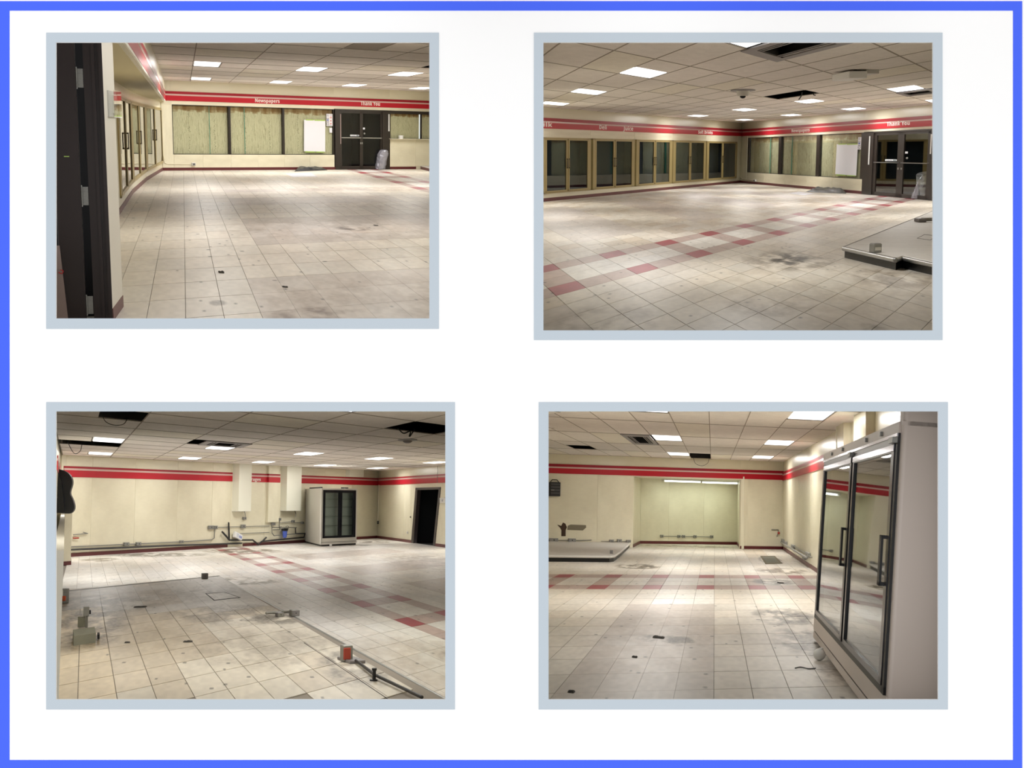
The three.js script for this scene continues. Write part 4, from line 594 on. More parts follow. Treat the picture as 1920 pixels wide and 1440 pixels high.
  { const [x, z] = at(WL, f(8.6), 0.16), t = thing(K, 'water_filter', 'blue water filter housing with black cap below the wide column', 'filter', [x, 0.26, z], WL.yaw); part('canister', cyl(0.055, 0.24, 0, 0.13, 0, 'y', 0.075).scale(2.2, 1, 1), M.filterBlue, t); part('base', ball(0.055, 0, 0.02, 0).scale(2.2, 1, 1), M.filterBlue, t); part('cap', cyl(0.09, 0.09, 0, 0.3, 0).scale(2.2, 1, 1), M.black, t); part('inlet', cyl(0.025, 0.5, 0, 0.33, 0, 'x'), M.pipe, t); }
  P('wall_tap', 'small row of taps on the wall beside the left pillar', [[21.0, 0.66, 0.05], [20.35, 0.68, 0.05], [20.55, 0.72, 0.05]], 0.014, M.conduit); P('wall_tap', 'rusty red pipe stub on the wall beside the left pillar', [[21.0, 0.555, 0.05], [20.8, 0.555, 0.07]], 0.024, M.redBox);
  // white cooler cabinet
  { const a = [2.19, -52.83], b = [2.603, -48.5], c = [4.06, -50.2], d = [c[0] + a[0] - b[0], c[1] + a[1] - b[1]], t = thing(K, 'cooler_cabinet', 'white upright cooler cabinet with two glass doors, lower left room', 'cooler', [b[0], 0, b[1]]), L = shift([a, b, c, d], b[0], b[1]);
    part('body', [prism(L, 0.06, 0.1), prism([L[0], L[1], [L[1][0] + 0.06, L[1][1] - 0.07], [L[0][0] + 0.06, L[0][1] - 0.07]], 0.1, 2.14), prism([L[3], L[2], [L[2][0] - 0.1, L[2][1] + 0.11], [L[3][0] - 0.1, L[3][1] + 0.11]], 0.1, 2.14), prism([L[0], [L[0][0] + 0.02, L[0][1] + 0.3], [L[3][0] + 0.02, L[3][1] + 0.3], L[3]], 0.1, 2.14)], M.fridge, t); part('top', prism(L.map(([x, z]) => [x * 1.005, z]), 2.12, 2.165), M.fridge, t); part('base_shadow_gap', prism(L.map(([x, z]) => [x * 0.97 + 0.02, z * 0.97 - 0.05]), 0.0, 0.06), M.black, t, 'dark recessed base, coloured black as a shadow gap');  // black block under the cabinet holds the shade of the gap in its colour
    const F = wallFrame(K, b, c), g = new THREE.Group(); g.name = 'front'; g.rotation.y = F.yaw; t.add(g); const w = F.L;
    part('fascia_panel', [slab(0, w, 0.1, 0.3, -0.06, 0.0), slab(0, w, 2.1, 2.14, -0.06, 0), slab(0, 0.09, 0.3, 2.1, -0.06, 0), slab(w - 0.1, w, 0.3, 2.1, -0.06, 0)], M.fridge, g); part('grille_slot', slab(0.02, w - 0.02, 0.14, 0.152, 0, 0.004), M.dark, g);
    part('door_frame', [slab(0.08, w - 0.1, 2.0, 2.1, -0.05, 0.02), slab(0.08, w - 0.1, 0.3, 0.38, -0.05, 0.02), slab(0.08, 0.2, 0.3, 2.1, -0.05, 0.02), slab(w - 0.24, w - 0.1, 0.3, 2.1, -0.05, 0.02), slab(1.08, 1.24, 0.3, 2.1, -0.05, 0.03)], M.blackGloss, g);
    part('glass_left', slab(0.2, 1.08, 0.38, 2.0, -0.02, -0.015), M.glassCase, g); part('glass_right', slab(1.24, w - 0.24, 0.38, 2.0, -0.02, -0.015), M.glassCase, g); const q = (s, k) => [F.u[0] * s + (a[0] - b[0]) * k, F.u[1] * s + (a[1] - b[1]) * k]; part('liner', prism([q(0.1, 0.1), q(w - 0.1, 0.1), q(w - 0.1, 0.11), q(0.1, 0.11)], 0.3, 2.08), M.white, t); for (const y of [0.75, 1.1, 1.45, 1.75]) part('shelf', prism([q(0.12, 0.03), q(w - 0.12, 0.03), q(w - 0.12, 0.095), q(0.12, 0.095)], y, y + 0.012), M.galv, t);
    part('foot', cyl(0.05, 0.06, 0.52, 0.04, 0.06), M.white, g);
    single(K, 'top_rail', 'dark rail lying on top of the white cooler cabinet', 'rail', [prism([[-0.28, -3.9], [0.02, -0.3], [0.05, -0.36], [-0.25, -3.96]], 0, 0.05), prism([[1.0, -3.9], [1.3, -4.2], [1.32, -4.4], [1.0, -4.1]], 0, 0.07)], M.dark, [2.6, 2.166, -48.6]);
  }
  // left pillar, black handset shape, grazing left wall
  single(K, 'wall_pillar', 'cream pillar at the left edge of the lower left room', 'pillar', prism(shift([[-4.78, -35.55], [-4.63, -35.8], [-4.86, -37.5], [-5.15, -37.6], [-5.2, -35.9]], -4.78, -35.55), 0.0, 1.38), M.cream, [-4.78, 0, -35.55]);
  struct(K, 'baseboard_pillar', 'dark red baseboard at the foot of the left pillar, lower left room', prism([[-4.79, -35.52], [-4.61, -35.77], [-4.84, -37.5], [-5.0, -37.2]], 0, 0.1), M.base);
  const WS = wallFrame(K, [-1.37, -10.2], [-4.8, -35.6]); wallOf(WS, 'wall_half', 'beige half-height partition seen edge-on in the lower left room', [[0, WS.L, 0, 1.38]], 0.08, M.ivory);
  const WS2 = wallFrame(K, [-1.62, -10.2], [-5.6, -40.2]); wallOf(WS2, 'wall_left', 'cream left wall beyond the half-height partition, lower left room', [[0, WS2.L, 0, 3.7]]); band(WS2, 'red fascia band on the left wall seen almost edge-on, lower left room', [[20, WS2.L]], [2.39, 2.592, 2.65, 2.712], [], 0.02);
  { const t = thing(K, 'wall_bracket', 'black curved double-lobed bracket mounted high on the left wall', 'bracket', [-4.54, 1.382, -34]); t.scale.setScalar(1.13); part('front_shell', plate([[-0.55, 0.01], [-0.03, 0.0], [-0.06, 0.3], [-0.12, 0.69], [-0.2, 0.93], [-0.55, 0.97]], 0.12), M.black, t); const s = new THREE.Shape(); s.moveTo(-0.1, 0); s.lineTo(0.06, 0.0); s.bezierCurveTo(0.2, 0.04, 0.16, 0.22, 0.07, 0.38); s.bezierCurveTo(0.02, 0.48, 0.08, 0.55, 0.09, 0.66); s.bezierCurveTo(0.1, 0.84, -0.05, 0.95, -0.25, 0.97); s.lineTo(-0.4, 0.97); s.lineTo(-0.1, 0.0); part('side_lobes', new THREE.ExtrudeGeometry(s, { depth: 0.2, bevelEnabled: true, bevelSize: 0.012, bevelThickness: 0.012, bevelSegments: 2, curveSegments: 20 }).translate(0, 0, -0.22), M.black, t); part('screw', cyl(0.012, 0.02, -0.2, 0.35, 0.12, 'z'), M.grey, t); }
  // platform in front
  { const Pp = [[-3.15, -23.0], [-0.6, -27.25], [1.6, -10.25], [-1.45, -10.25]], t = thing(K, 'raised_platform', 'raised tiled platform in the foreground of the lower left room', 'platform', [0, 0, 0]);
    part('body', prism(Pp, 0.0, PH - 0.009), M.bed, t);
    const pl = { O: [-1.447, -14.43], A: [0.1338, 1.0994], B: [0.2535, -0.3888] }, inP = (x, z) => inside(Pp, x, z);
    const st2 = [[-2.3, -20, 1.1, 2.2, 0.95, 0.75, [0.3, 0.27, 0.24]], [-1.4, -21.8, 1.6, 1.8, 0.55, 0.8, [0.5, 0.48, 0.46]], [-2.0, -17, 0.6, 2.2, 1.0, 0.8, [0.25, 0.22, 0.19]], [0.0, -18.4, 1.2, 1.8, 0.9, 0.75, [0.35, 0.33, 0.31]], [0.5, -17.6, 0.6, 0.9, 0.9, 0.8, [0.3, 0.28, 0.26]], [1.0, -12.4, 0.35, 1.6, 1.0, 0.75, [0.3, 0.28, 0.26]], [0.3, -14.2, 1.0, 2.2, 0.6, 0.6, [0.5, 0.47, 0.44]], [-0.4, -23.5, 0.9, 1.4, 0.6, 0.7, [0.5, 0.47, 0.44]], [-1.0, -16.5, 1.2, 3, 0.3, 0.8, [0.7, 0.62, 0.52]], [-1.8, -15.2, 0.4, 1.2, 0.9, 0.9, [0.3, 0.26, 0.2]]];
    for (const s of st2) s[4] *= 0.5; const mt = vct(floorTex([-4, 3, -29, -10], 404, st2), 0.45);
    const list = []; for (let i = -14; i < 6; i++) for (let j = -12; j < 18; j++) { const m = node(pl, i + 0.5, j + 0.5); if (inP(m[0], m[1])) list.push([i, j, m]); }
    for (const [i, j, m] of list) {
      const v = 1 + (hash(i, j, 55) - 0.5) * 0.14, far = m[1] < -19.2, bright = (j >= 4 && i >= -1 && i < 3) || (j >= 0 && i >= 2 && hash(i, j, 6) > 0.4), k = far ? (j > 3 || hash(i, j, 12) > 0.5 ? 'slate' : 'grey') : j <= -1 ? 'warm' : bright ? 'cream' : j > 5 ? 'tan' : 'tan', b = COL[k];  // the warm tiles have the orange glow on the floor painted into them
      part('tile', quadGeo(...cell(pl, i, i + 1, j, j + 1, far ? 0.004 : 0.011), PH - 0.008, PH + (hash(i, j, 8) - 0.5) * 0.0008, [b[0] * v, b[1] * v, b[2] * v * 0.97], [-4, 3, -29, -10]), mt, t);
    }
    part('edge_strip', tube([[-0.6, PH - 0.02, -27.25], [0.64, PH - 0.02, -17.75], [1.6, PH - 0.02, -10.25]], 0.022, 8), M.galv, t, 'grey metal strip along the platform edge'); part('back_edge', tube([[-3.15, PH - 0.005, -23.0], [-0.6, PH - 0.005, -27.25]], 0.014, 6), M.grey, t);
    const h = [[-0.7, -22.3], [-0.52, -20.8], [-0.13, -21.35], [-0.4, -22.6]]; for (let k = 0; k < 4; k++) part('hatch_joint', tube([[h[k][0], PH, h[k][1]], [h[(k + 1) % 4][0], PH, h[(k + 1) % 4][1]]], k === 1 || k === 0 ? 0.008 : 0.004, 4), M.dark, t, 'dark outline of a floor hatch');
    part('joint_line', tube([[0.62, PH, -14.6], [1.12, PH, -10.4]], 0.004, 4), M.dark, t); }
  const fb = (label, x, z, w, h, yaw, mat, cover) => { const t = thing(K, 'floor_box', label, 'electrical box', [x, PH, z], yaw, 'floor boxes on the platform'); part('box', rbox(w, h, w * 0.8, 0.012, 0, h / 2, 0), mat, t); part('cover', slab(-w * 0.42, w * 0.42, h * 0.1, h * 0.9, w * 0.4, w * 0.4 + 0.006), cover, t); part('screw', cyl(0.006, 0.01, 0, h * 0.5, w * 0.4 + 0.008, 'z'), M.dark, t); return t; };
  fb('small grey box standing at the far edge of the platform, lower left room', -0.86, -26.4, 0.125, 0.11, 0.2, M.galv, M.ventGrey);
  fb('squat grey box beside the platform metal strip, left of the pair', 0.42, -17.85, 0.1, 0.06, 0.4, M.ventGrey, M.galv); fb('grey junction box on the platform metal strip, right of the pair', 0.62, -17.9, 0.12, 0.09, 0.4, M.galv, M.ventGrey);
  single(K, 'loose_strap', 'dark metal strap lying between the two small boxes on the platform edge', 'strap', tube([[-0.15, 0.03, 0], [0.05, 0.035, -0.05], [0.2, 0.05, 0.02]], 0.018, 6), M.conduit, [0.4, PH, -18.1]);
  { const t = thing(K, 'floor_box', 'upright electrical box with red face at the near end of the pipe, lower left room', 'electrical box', [0.955, PH, -12.85], 0.25, 'floor boxes on the platform'); part('box', rbox(0.1, 0.155, 0.11, 0.012, 0.01, 0.085, -0.02), M.galv, t); part('face', rbox(0.075, 0.115, 0.02, 0.012, -0.004, 0.085, 0.042), M.redBox, t, 'rusty red face plate'); part('foot', rbox(0.16, 0.03, 0.4, 0.008, 0.06, 0.015, -0.02), M.ventGrey, t); }
  { const t = thing(K, 'floor_pipe', 'black pipe lying on the platform from the red-faced box to the near edge', 'pipe', [1.04, PH, -12.7]); part('pipe', tube([[0, 0.03, 0], [0.085, 0.035, 1.1], [0.33, 0.03, 2.4]], 0.015, 8), M.black, t); part('post', cyl(0.015, 0.1, 0.065, 0.05, 1.2), M.black, t); part('post_foot', cyl(0.035, 0.012, 0.06, 0.006, 1.2), M.black, t); part('post_cap', cyl(0.022, 0.02, 0.065, 0.1, 1.2), M.black, t); }
  { const t = thing(K, 'pedestal_outlet', 'grey pedestal outlet box on a thin stem at the left of the platform', 'electrical box', [-1.955, PH, -16.7], 0.15); part('head', rbox(0.07, 0.12, 0.07, 0.008, 0, 0.2, 0), M.galv, t); part('stem', cyl(0.014, 0.15, 0.01, 0.07, 0), M.conduit, t); part('plug', rbox(0.02, 0.05, 0.03, 0.006, 0.045, 0.19, 0), M.dark, t); part('side_plate', rbox(0.09, 0.13, 0.03, 0.006, -0.05, 0.07, -0.02), M.concrete, t); }
  { const t = thing(K, 'floor_vault', 'olive grey metal box block on the platform floor at the lower left', 'metal box', [-1.78, PH, -15.15]); part('block', prism([[-0.06, 0.45], [0.135, 0.15], [0.04, -0.55], [-0.16, -0.25]], 0, 0.105), M.concrete, t); part('latch', prism([[0.135, 0.0], [0.16, 0.0], [0.13, -0.25], [0.105, -0.25]], 0.02, 0.07), M.dark, t); }
  { const t = thing(K, 'wall_socket_box', 'grey upright box with an orange plug against the left wall, lower left room', 'electrical box', [-2.72, PH, -20.6], 0.1); part('box', rbox(0.1, 0.22, 0.1, 0.01, 0, 0.11, 0), M.galv, t); part('orange_plug', rbox(0.055, 0.075, 0.06, 0.014, -0.02, 0.075, 0.06), M.orange, t, 'orange plug'); part('side_plate', rbox(0.05, 0.14, 0.1, 0.008, -0.06, 0.13, 0.03), M.ivory, t); part('cable', tube([[-0.09, 0.3, 0.05], [-0.1, 0.14, 0.08], [-0.05, 0.06, 0.1]], 0.014, 6), M.black, t); part('plug_body', rbox(0.05, 0.05, 0.06, 0.012, -0.07, 0.05, 0.08), M.black, t); }
  [[-0.65, -14.9, 0.05, 'small twig-like scrap on the warm platform tiles'], [-1.3, -14.9, 0.03, 'tiny dark scrap on the platform tiles near the metal block'], [-1.55, -19.7, 0.09, 'flat dark scrap on the grey platform area'], [1.32, -13.6, 0.03, 'tiny scrap beside the platform strip']].forEach(([x, z, w, l], i) => { const o = crumpled(K, 'debris_scrap', l, 'debris', [[-w, -w], [w, -w * 1.5], [w, w], [-w, w * 1.2]], 0.012, M.dirt, x, z, 40 + i); put(o, K, x, i < 3 ? PH : 0, z); });
  const WX = wallFrame(K, [7.485, -43.77], [1.76, -10.2]); wallOf(WX, 'wall_side', 'plain cream side wall right of the lower left room', [[0, WX.L, 0, 3.7]]);
  // ceiling
  const cl = { O: [-0.0428, -19.35], A: [1.1761, -1.8152], B: [-0.292, -2.278] }, cp = [[-2.1, -15], [2.6, -15], [7.5, -43.7], corner, A0, [-4.9, -36]];
  const lights = [[-2, 5], [-2, 9], [0, 5], [0, 9], [2, 5], [2, 9], [4, 5], [4, 9], [6, 9], [6, 5], [0, -2], [2, 1]], names = { '-2,5': 'left, in front of the long dark slot', '-2,9': 'left, far by the red band', '0,5': 'in front of the ceiling vent', '0,9': 'far, second from left', '2,5': 'centre', '2,9': 'far, above the letters', '4,5': 'right of centre', '4,9': 'far, above the cooler cabinet', '6,9': 'far corner', '6,5': 'right edge above the doorway', '0,-2': 'nearest on the left', '2,1': 'near the middle' };
  const vis = lights.filter(([i, j]) => !(i === 2 && j === 1)); const sp = vis.map(([i, j]) => ({ i, j, cut: 'hi' })); sp.push({ i: -2, j: 1, cut: 'hi' }, { i: -2, j: 6, cut: 'full' }, { i: 2, j: -1, cut: 'full' }, { i: 0, j: 4, cut: 'full' });
  const c = ceilingGrid(K, cl, cp, C, [-6, 12, -4, 18], sp, 'suspended ceiling of pale panels with missing panels in the lower left room', null, [0.008, 0.018]);
  part('bulkhead', prism([[-2.15, -15.06], [2.65, -15.06], [2.65, -15], [-2.15, -15]], 2.82, 3.7), M.ivory, c); part('lower_ceiling', prism([[-1.5, -10.2], [1.8, -10.2], [2.65, -15.05], [-2.15, -15.05]], 2.82, 2.87), M.ivory, c);
  for (const [i, j] of vis) lamp(K, cl, i + 0.5, i + 1, j, j + 1, C, PANEL.c * 1.5, `ceiling light panel, lower left room, ${names[[i, j]]}`, 'ceiling lights of the lower left room', [0.4, 1.75]);
  for (const [x, z] of [[-0.9, -12.6], [0.9, -12.6]]) { const t = thing(K, 'ceiling_light', `ceiling light panel, lower left room, lowest row ${x < 0 ? 'left' : 'right'} above the platform`, 'light', [x, 2.82, z], 0, 'ceiling lights of the lower left room'); part('housing', slab(-0.3, 0.3, -0.02, 0, -1.1, 1.1), M.white, t); part('diffuser', slab(-0.27, 0.27, -0.026, -0.02, -1.05, 1.05), M.glow, t); const L = new THREE.RectAreaLight(0xffffff, PANEL.c * 0.42, 0.5, 2.0); L.color.setRGB(1, 0.97, 0.9); L.position.y = -0.035; L.rotation.x = -Math.PI / 2; L.name = 'panel_light'; t.add(L); }
  vent(K, cl, 0.2, 1.05, 4, 5, C, 'grey ceiling vent with a dark slot, lower left room');
  wire(K, 'hanging_wire', 'thin black wire loop under the large ceiling opening, lower left room', [[-2.32, C + 0.03, -20.95], [-2.27, C - 0.07, -21.1], [-2.15, C - 0.11, -21.3], [-2.03, C - 0.07, -21.5], [-1.99, C + 0.03, -21.6]], 0.006);
  wire(K, 'hanging_wire', 'thin black wire loop under the long dark ceiling slot, lower left room', [[-4.16, C + 0.03, -30.9], [-4.1, C - 0.13, -31], [-4.02, C - 0.25, -31.1], [-3.92, C - 0.18, -31.3], [-3.9, C + 0.03, -31.4]], 0.008);
  wire(K, 'hanging_wire', 'tangled black wires under the right ceiling hole, lower left room', [[2.6, C + 0.03, -23.3], [2.72, C - 0.06, -23.4], [2.86, C - 0.02, -23.5], [2.84, C - 0.12, -23.5], [2.95, C + 0.03, -23.6]], 0.012);
  { const t = thing(K, 'ceiling_sensor', 'small grey sensor on the ceiling below the right hole, lower left room', 'detector', [3.25, C - 0.05, -27.2]); part('base', cyl(0.2, 0.02, 0, 0.04, 0).scale(1, 1, 2.5), M.grey, t); part('dome', ball(0.1, 0, 0.02, 0, 0.5), M.ventGrey, t); }
  shell(K, 'lower left room', -10.25, [-1.6, 1.9, -0.1, 2.86], [[-1.503, 2.464], [1.564, 2.523], [1.587, 0.16], [-1.425, 0.239]], [[-1.213, 2.321, -8.407], [1.188, 2.333, -7.918], [1.23, 0.524, -8.077], [-1.172, 0.512, -8.565]]);
}
// ================================================================== lower right room: lit alcove, raised platform, tall glass cooler in front
{
  const K = RD, C = 3.07, Y = [2.425, 2.6, 2.652, 2.74];
  const R0 = [2.42, -46.1], A0 = [-5.79, -42.41];
  const WB = wallFrame(K, A0, R0), f = (s) => WB.L - s;
  const AL = at(WB, f(5.6)), AR = at(WB, f(1.63)), BLc = [-2.67, -47.7], BRc = [0.9, -49.75];
  const floorPoly = [[-1.35, -9.1], [2.45, -9.1], R0, AR, BRc, BLc, AL, A0, [-6.1, -42.3]];
  const ext = [-7, 4, -51, -8];
  const fl = struct(K, 'floor', 'cream and grey tile floor crossed by a red and pink checked band, lower right room', prism(floorPoly, -0.1, -0.009), M.bed);
  const lat = { O: [0.028, -24.079], A: [0.3231, -0.1611], B: [0.001, -1.1619] };
  const stains = [[-1.8, -31.4, 0.6, 1.3, 1.0, 0.6, [0.35, 0.32, 0.26]], [1.0, -18.8, 0.5, 1.6, 0.9, 0.7, [0.32, 0.31, 0.3]], [1.05, -15.6, 0.4, 1.8, 0.8, 0.7, [0.35, 0.33, 0.31]], [1.2, -27, 0.5, 1.2, 1.0, 0.75, [0.35, 0.32, 0.28]], [1.6, -31.5, 0.7, 1.5, 0.9, 0.7, [0.4, 0.36, 0.3]], [1.6, -37.2, 0.35, 2.8, 1.0, 0.85, [0.28, 0.25, 0.22]], [-0.7, -15, 0.9, 4, 0.3, 0.7, [0.72, 0.66, 0.62]], [-0.6, -15.2, 0.3, 0.5, 0.9, 0.5, [0.35, 0.32, 0.3]], [-0.35, -15.0, 0.15, 0.6, 0.9, 0.6, [0.35, 0.32, 0.3]], [-1.0, -46.5, 2, 1.2, 0.7, 0.6, [0.5, 0.45, 0.38]], [1.2, -12.6, 0.3, 1.2, 0.6, 0.7, [0.45, 0.4, 0.36]]];
  tiles(fl, lat, floorPoly, (i, j) => {
    const x = (((i + 1) % 3) + 3) % 3 === 0;
    if (j === 0 || j === 3) return x ? 'red' : 'pink'; if (j === 1 || j === 2) return x && i !== -1 ? 'pink' : 'white';
    if (i >= -4 && i < 0 && j < -3) return i === -1 || i === -4 ? 'grey2' : 'grey';
    if (i >= -3 && i < 0 && j < 0 && j >= -3) return 'white'; if (i >= 3 && i < 5 && j > 5) return 'tan';
    return 'cream';
  }, ext, vct(floorTex(ext, 505, stains), 0.43), 0, [-22, 10, -14, 25]);
  const wb = wallOf(WB, 'wall_back', 'cream wall around the lit alcove, lower right room', [[0, f(5.6), 0, 3.7], [f(1.63), WB.L, 0, 3.7], [f(5.6), f(1.63), 2.39, 3.7]]);
  panels(wb, [[0.05, f(6.9), 0.11, 2.42], [f(6.9), f(5.62), 0.11, 2.42], [f(1.36), f(0.05), 0.11, 2.42], [f(1.62), f(1.37), 0.11, 2.42]], M.cream, 0.006);
  baseboard(WB, 'baseboard_back', 'dark red baseboard right of the lit alcove', f(1.63), WB.L);
  band(WB, 'red fascia band above the lit alcove, lower right room', [[0, WB.L]], Y, [], 0.03);
  const WA = wallFrame(K, BLc, BRc), wa = wallOf(WA, 'wall_alcove', 'cream back wall of the lit alcove', [[0, WA.L, 0, 2.5]]);
  panels(wa, [[0, 1.17, 0.11, 2.39], [1.17, 2.66, 0.11, 2.39], [2.66, WA.L, 0.11, 2.39]], M.cream, 0.006); baseboard(WA, 'baseboard_alcove', 'dark red baseboard along the back of the lit alcove', 0, WA.L);
  const W1 = wallFrame(K, AL, BLc); wallOf(W1, 'wall_alcove_left', 'pale left side wall of the lit alcove', [[0, W1.L, 0, 2.5]]); baseboard(W1, 'baseboard_alcove_left', 'dark red baseboard on the left side of the alcove', 0, W1.L);
  const W2 = wallFrame(K, BRc, AR); wallOf(W2, 'wall_alcove_right', 'narrow right side wall of the lit alcove', [[0, W2.L, 0, 2.5]]); baseboard(W2, 'baseboard_alcove_right', 'dark red baseboard on the right side of the alcove', 0, W2.L);
  struct(K, 'ceiling_alcove', 'low cream ceiling of the lit alcove', prism([AL, AR, [BRc[0] + 0.1, BRc[1] - 0.1], [BLc[0] - 0.1, BLc[1] - 0.1]], 2.4, 2.48), M.creamFlat);
  [[0.43, 1.97, 2.335, 'left, nearer'], [1.99, 3.54, 2.325, 'right, farther']].forEach(([a, b, y, w]) => {
    const [x, z] = at(WA, a, 0.9), t = thing(K, 'strip_light', `bright fluorescent strip light at the top of the alcove, ${w}`, 'light', [x, y, z], WA.yaw, 'strip lights in the alcove');
    part('housing', rbox(b - a, 0.05, 0.24, 0.01, (b - a) / 2, 0.035, 0), M.white, t); for (const o of [-0.06, 0.06]) part('tube_lamp', cyl(0.03, b - a - 0.06, (b - a) / 2, -0.015, o, 'x'), M.tubeGlow, t); for (const e of [0.012, b - a - 0.012]) part('end_cap', slab(e - 0.012, e + 0.012, -0.05, 0.012, -0.11, 0.11), M.white, t);
    const L = new THREE.RectAreaLight(0xffffff, 13, b - a - 0.1, 0.2); L.color.setRGB(0.9, 1, 0.88); L.position.set((b - a) / 2, -0.055, 0); L.rotation.x = -Math.PI / 2; L.name = 'tube_light'; t.add(L);
  });
  [[0.88, 'leftmost'], [1.6, 'second from left'], [1.79, 'third from left'], [2.28, 'fourth from left'], [2.99, 'rightmost']].forEach(([s, w]) => junction(WA, s, 0.288, `grey outlet box low on the alcove wall, ${w}`, 0.12, 0.1, 0.006));
  wallTube(WA, 'conduit', 'grey conduit joining the outlet boxes in the alcove', 'conduit', [[0.9, 0.287, 0.03], [2.97, 0.284, 0.03]], 0.012, M.conduit);
  // left part of the wall: breaker panel, torn holes, conduits
  { const [x, z] = at(WB, f(8.62)), t = thing(K, 'breaker_panel', 'black wall-mounted rack box at the left edge of the lower right room', 'panel box', [x, 1.66, z], WB.yaw); part('body', rbox(0.37, 0.47, 0.16, 0.02, 0.18, 0.235, 0.08), M.black, t); for (const y of [0.1, 0.2, 0.3, 0.4]) part('slot_bar', slab(0.03, 0.33, y, y + 0.012, 0.16, 0.175), M.ventGrey, t); part('top_bracket', tube([[0.03, 0.47, 0.06], [0.1, 0.55, 0.06], [0.26, 0.55, 0.06], [0.33, 0.47, 0.06]], 0.014, 6), M.black, t); part('label_strip', slab(0.02, 0.14, 0.2, 0.215, 0.176, 0.178), M.offwhite, t); }
  single(K, 'torn_hole', 'dark torn hole in the cream wall at the left of the lower right room', 'wall hole', plate([[-0.2, 0.06], [-0.06, 0.02], [0.0, 0.13], [0.08, 0.1], [0.14, -0.02], [0.1, -0.12], [0.1, -0.32], [-0.05, -0.32], [-0.05, -0.12], [-0.1, -0.04]], 0.006), M.scar, [at(WB, f(8.1), 0.008)[0], 0.66, at(WB, f(8.1), 0.008)[1]], WB.yaw);
  single(K, 'torn_patch', 'olive brown strip of torn wall surface beside the dark hole', 'wall patch', plate([[0, -0.09], [0.55, -0.1], [0.67, 0.0], [0.66, 0.08], [0.12, 0.09], [0.02, 0.05]], 0.005), M.plaster, [at(WB, f(7.95), 0.008)[0], 0.64, at(WB, f(7.95), 0.008)[1]], WB.yaw);
  [[8.42, 0.3, 0.12, 'wide grey box on the wall above the platform, leftmost'], [7.78, 0.26, 0.12, 'grey outlet box on the wall above the platform, second from left'], [6.38, 0.16, 0.08, 'small dark box above the platform, third from left'], [6.1, 0.16, 0.12, 'upright grey box above the platform, fourth from left'], [5.77, 0.16, 0.08, 'small pale box at the platform end by the alcove']].forEach(([s, w, h, l]) => junction(WB, f(s), 0.21, l, w, h, 0.008));
  wallTube(WB, 'conduit', 'dark conduit along the wall above the platform, lower right room', 'conduit', [[f(8.6), 0.2, 0.03], [f(7.5), 0.205, 0.03], [f(7.1), 0.225, 0.03]], 0.014, M.conduit); wallTube(WB, 'conduit', 'thin conduit near the alcove end of the platform', 'conduit', [[f(6.75), 0.19, 0.03], [f(5.75), 0.195, 0.03]], 0.009, M.conduit);
  wallTube(WB, 'water_valve', 'rusty water pipe stub on the wall right of the alcove', 'valve', [[f(0.45), 0.68, 0.03], [f(0.2), 0.68, 0.03], [f(0.22), 0.56, 0.05], [f(0.26), 0.46, 0.03]], 0.016, M.conduit); { const [x, z] = at(WB, f(0.2), 0.06); single(K, 'pipe_valve', 'red brown round valve on the wall right of the alcove', 'valve', [ball(0.045, 0, 0, 0, 1)], M.redBox, [x, 0.57, z]); }
  // right wall
  const WX = wallFrame(K, R0, [2.42, -9.1]), wx = wallOf(WX, 'wall_right', 'cream right wall with low pipes, lower right room', [[0, WX.L, 0, 3.7]]);
  panels(wx, [[0.05, 8.05, 0.11, 2.36], [8.05, 13, 0.11, 2.36], [13, 18, 0.11, 2.36]], M.cream, 0.02); baseboard(WX, 'baseboard_right', 'dark red baseboard along the right wall, lower right room', 0, WX.L);
  band(WX, 'red fascia band along the right wall behind the tall cooler', [[0, WX.L]], [2.4, 2.565, 2.615, 2.7], [], 0.03);
  [[0.5, 0.3, 0.14, 0.9, 'dark pipe coupling at the far end of the right wall'], [2.4, 0.28, 0.13, 0.8, 'second pipe coupling on the right wall'], [6.35, 0.29, 0.15, 1.1, 'pipe fitting with valve midway on the right wall'], [11.2, 0.2, 0.11, 0.8, 'black bent fitting near the tall cooler'], [12.5, 0.32, 0.12, 1.0, 'grey box on the right wall near the tall cooler']].forEach(([s, y, h, w, l]) => junction(WX, s, y, l, w, h, 0.008));
  wallTube(WX, 'drain_pipe', 'long grey pipe low on the right wall', 'pipe', [[0.3, 0.26, 0.09], [12.8, 0.25, 0.09]], 0.03, M.galv); wallTube(WX, 'conduit', 'thin conduit above the long pipe on the right wall', 'conduit', [[6.4, 0.34, 0.05], [14, 0.31, 0.05]], 0.012, M.conduit);
  [[21.3, 22.6, 2.1, 'cream boxed chase on the right wall behind the tall cooler, farther'], [24.4, 26, 2.1, 'cream boxed chase on the right wall behind the tall cooler, nearer']].forEach(([a, b, y, l]) => { const [x, z] = at(WX, a), t = thing(K, 'pipe_chase', l, 'pipe chase', [x, y, z], WX.yaw); part('casing', slab(0, b - a, 0, 3.1 - y, 0.001, 0.14), M.cream, t); part('corner_bead', slab(-0.02, 0.02, 0, 3.1 - y, 0.13, 0.15), M.column, t); });
  // platform
  { const P = [[-5.0, -31.85], [-2.6, -32.9], [-2.52, -33.3], [-2.56, -36], [-2.78, -43.85], [-5.75, -42.45]], L = shift(P, -2.56, -33), t = thing(K, 'raised_platform', 'pale raised platform with black kick along the left of the lower right room', 'platform', [-2.56, 0, -33]); part('kick', prism(L.map(([x, z]) => [x - 0.02, z - 0.1]), 0, 0.1), M.black, t); part('top', prism(L, 0.104, 0.165), M.metalTop, t); part('edge_strip', tube(L.slice(0, 5).map(([x, z]) => [x, 0.135, z]), 0.034, 8), M.offwhite, t); }
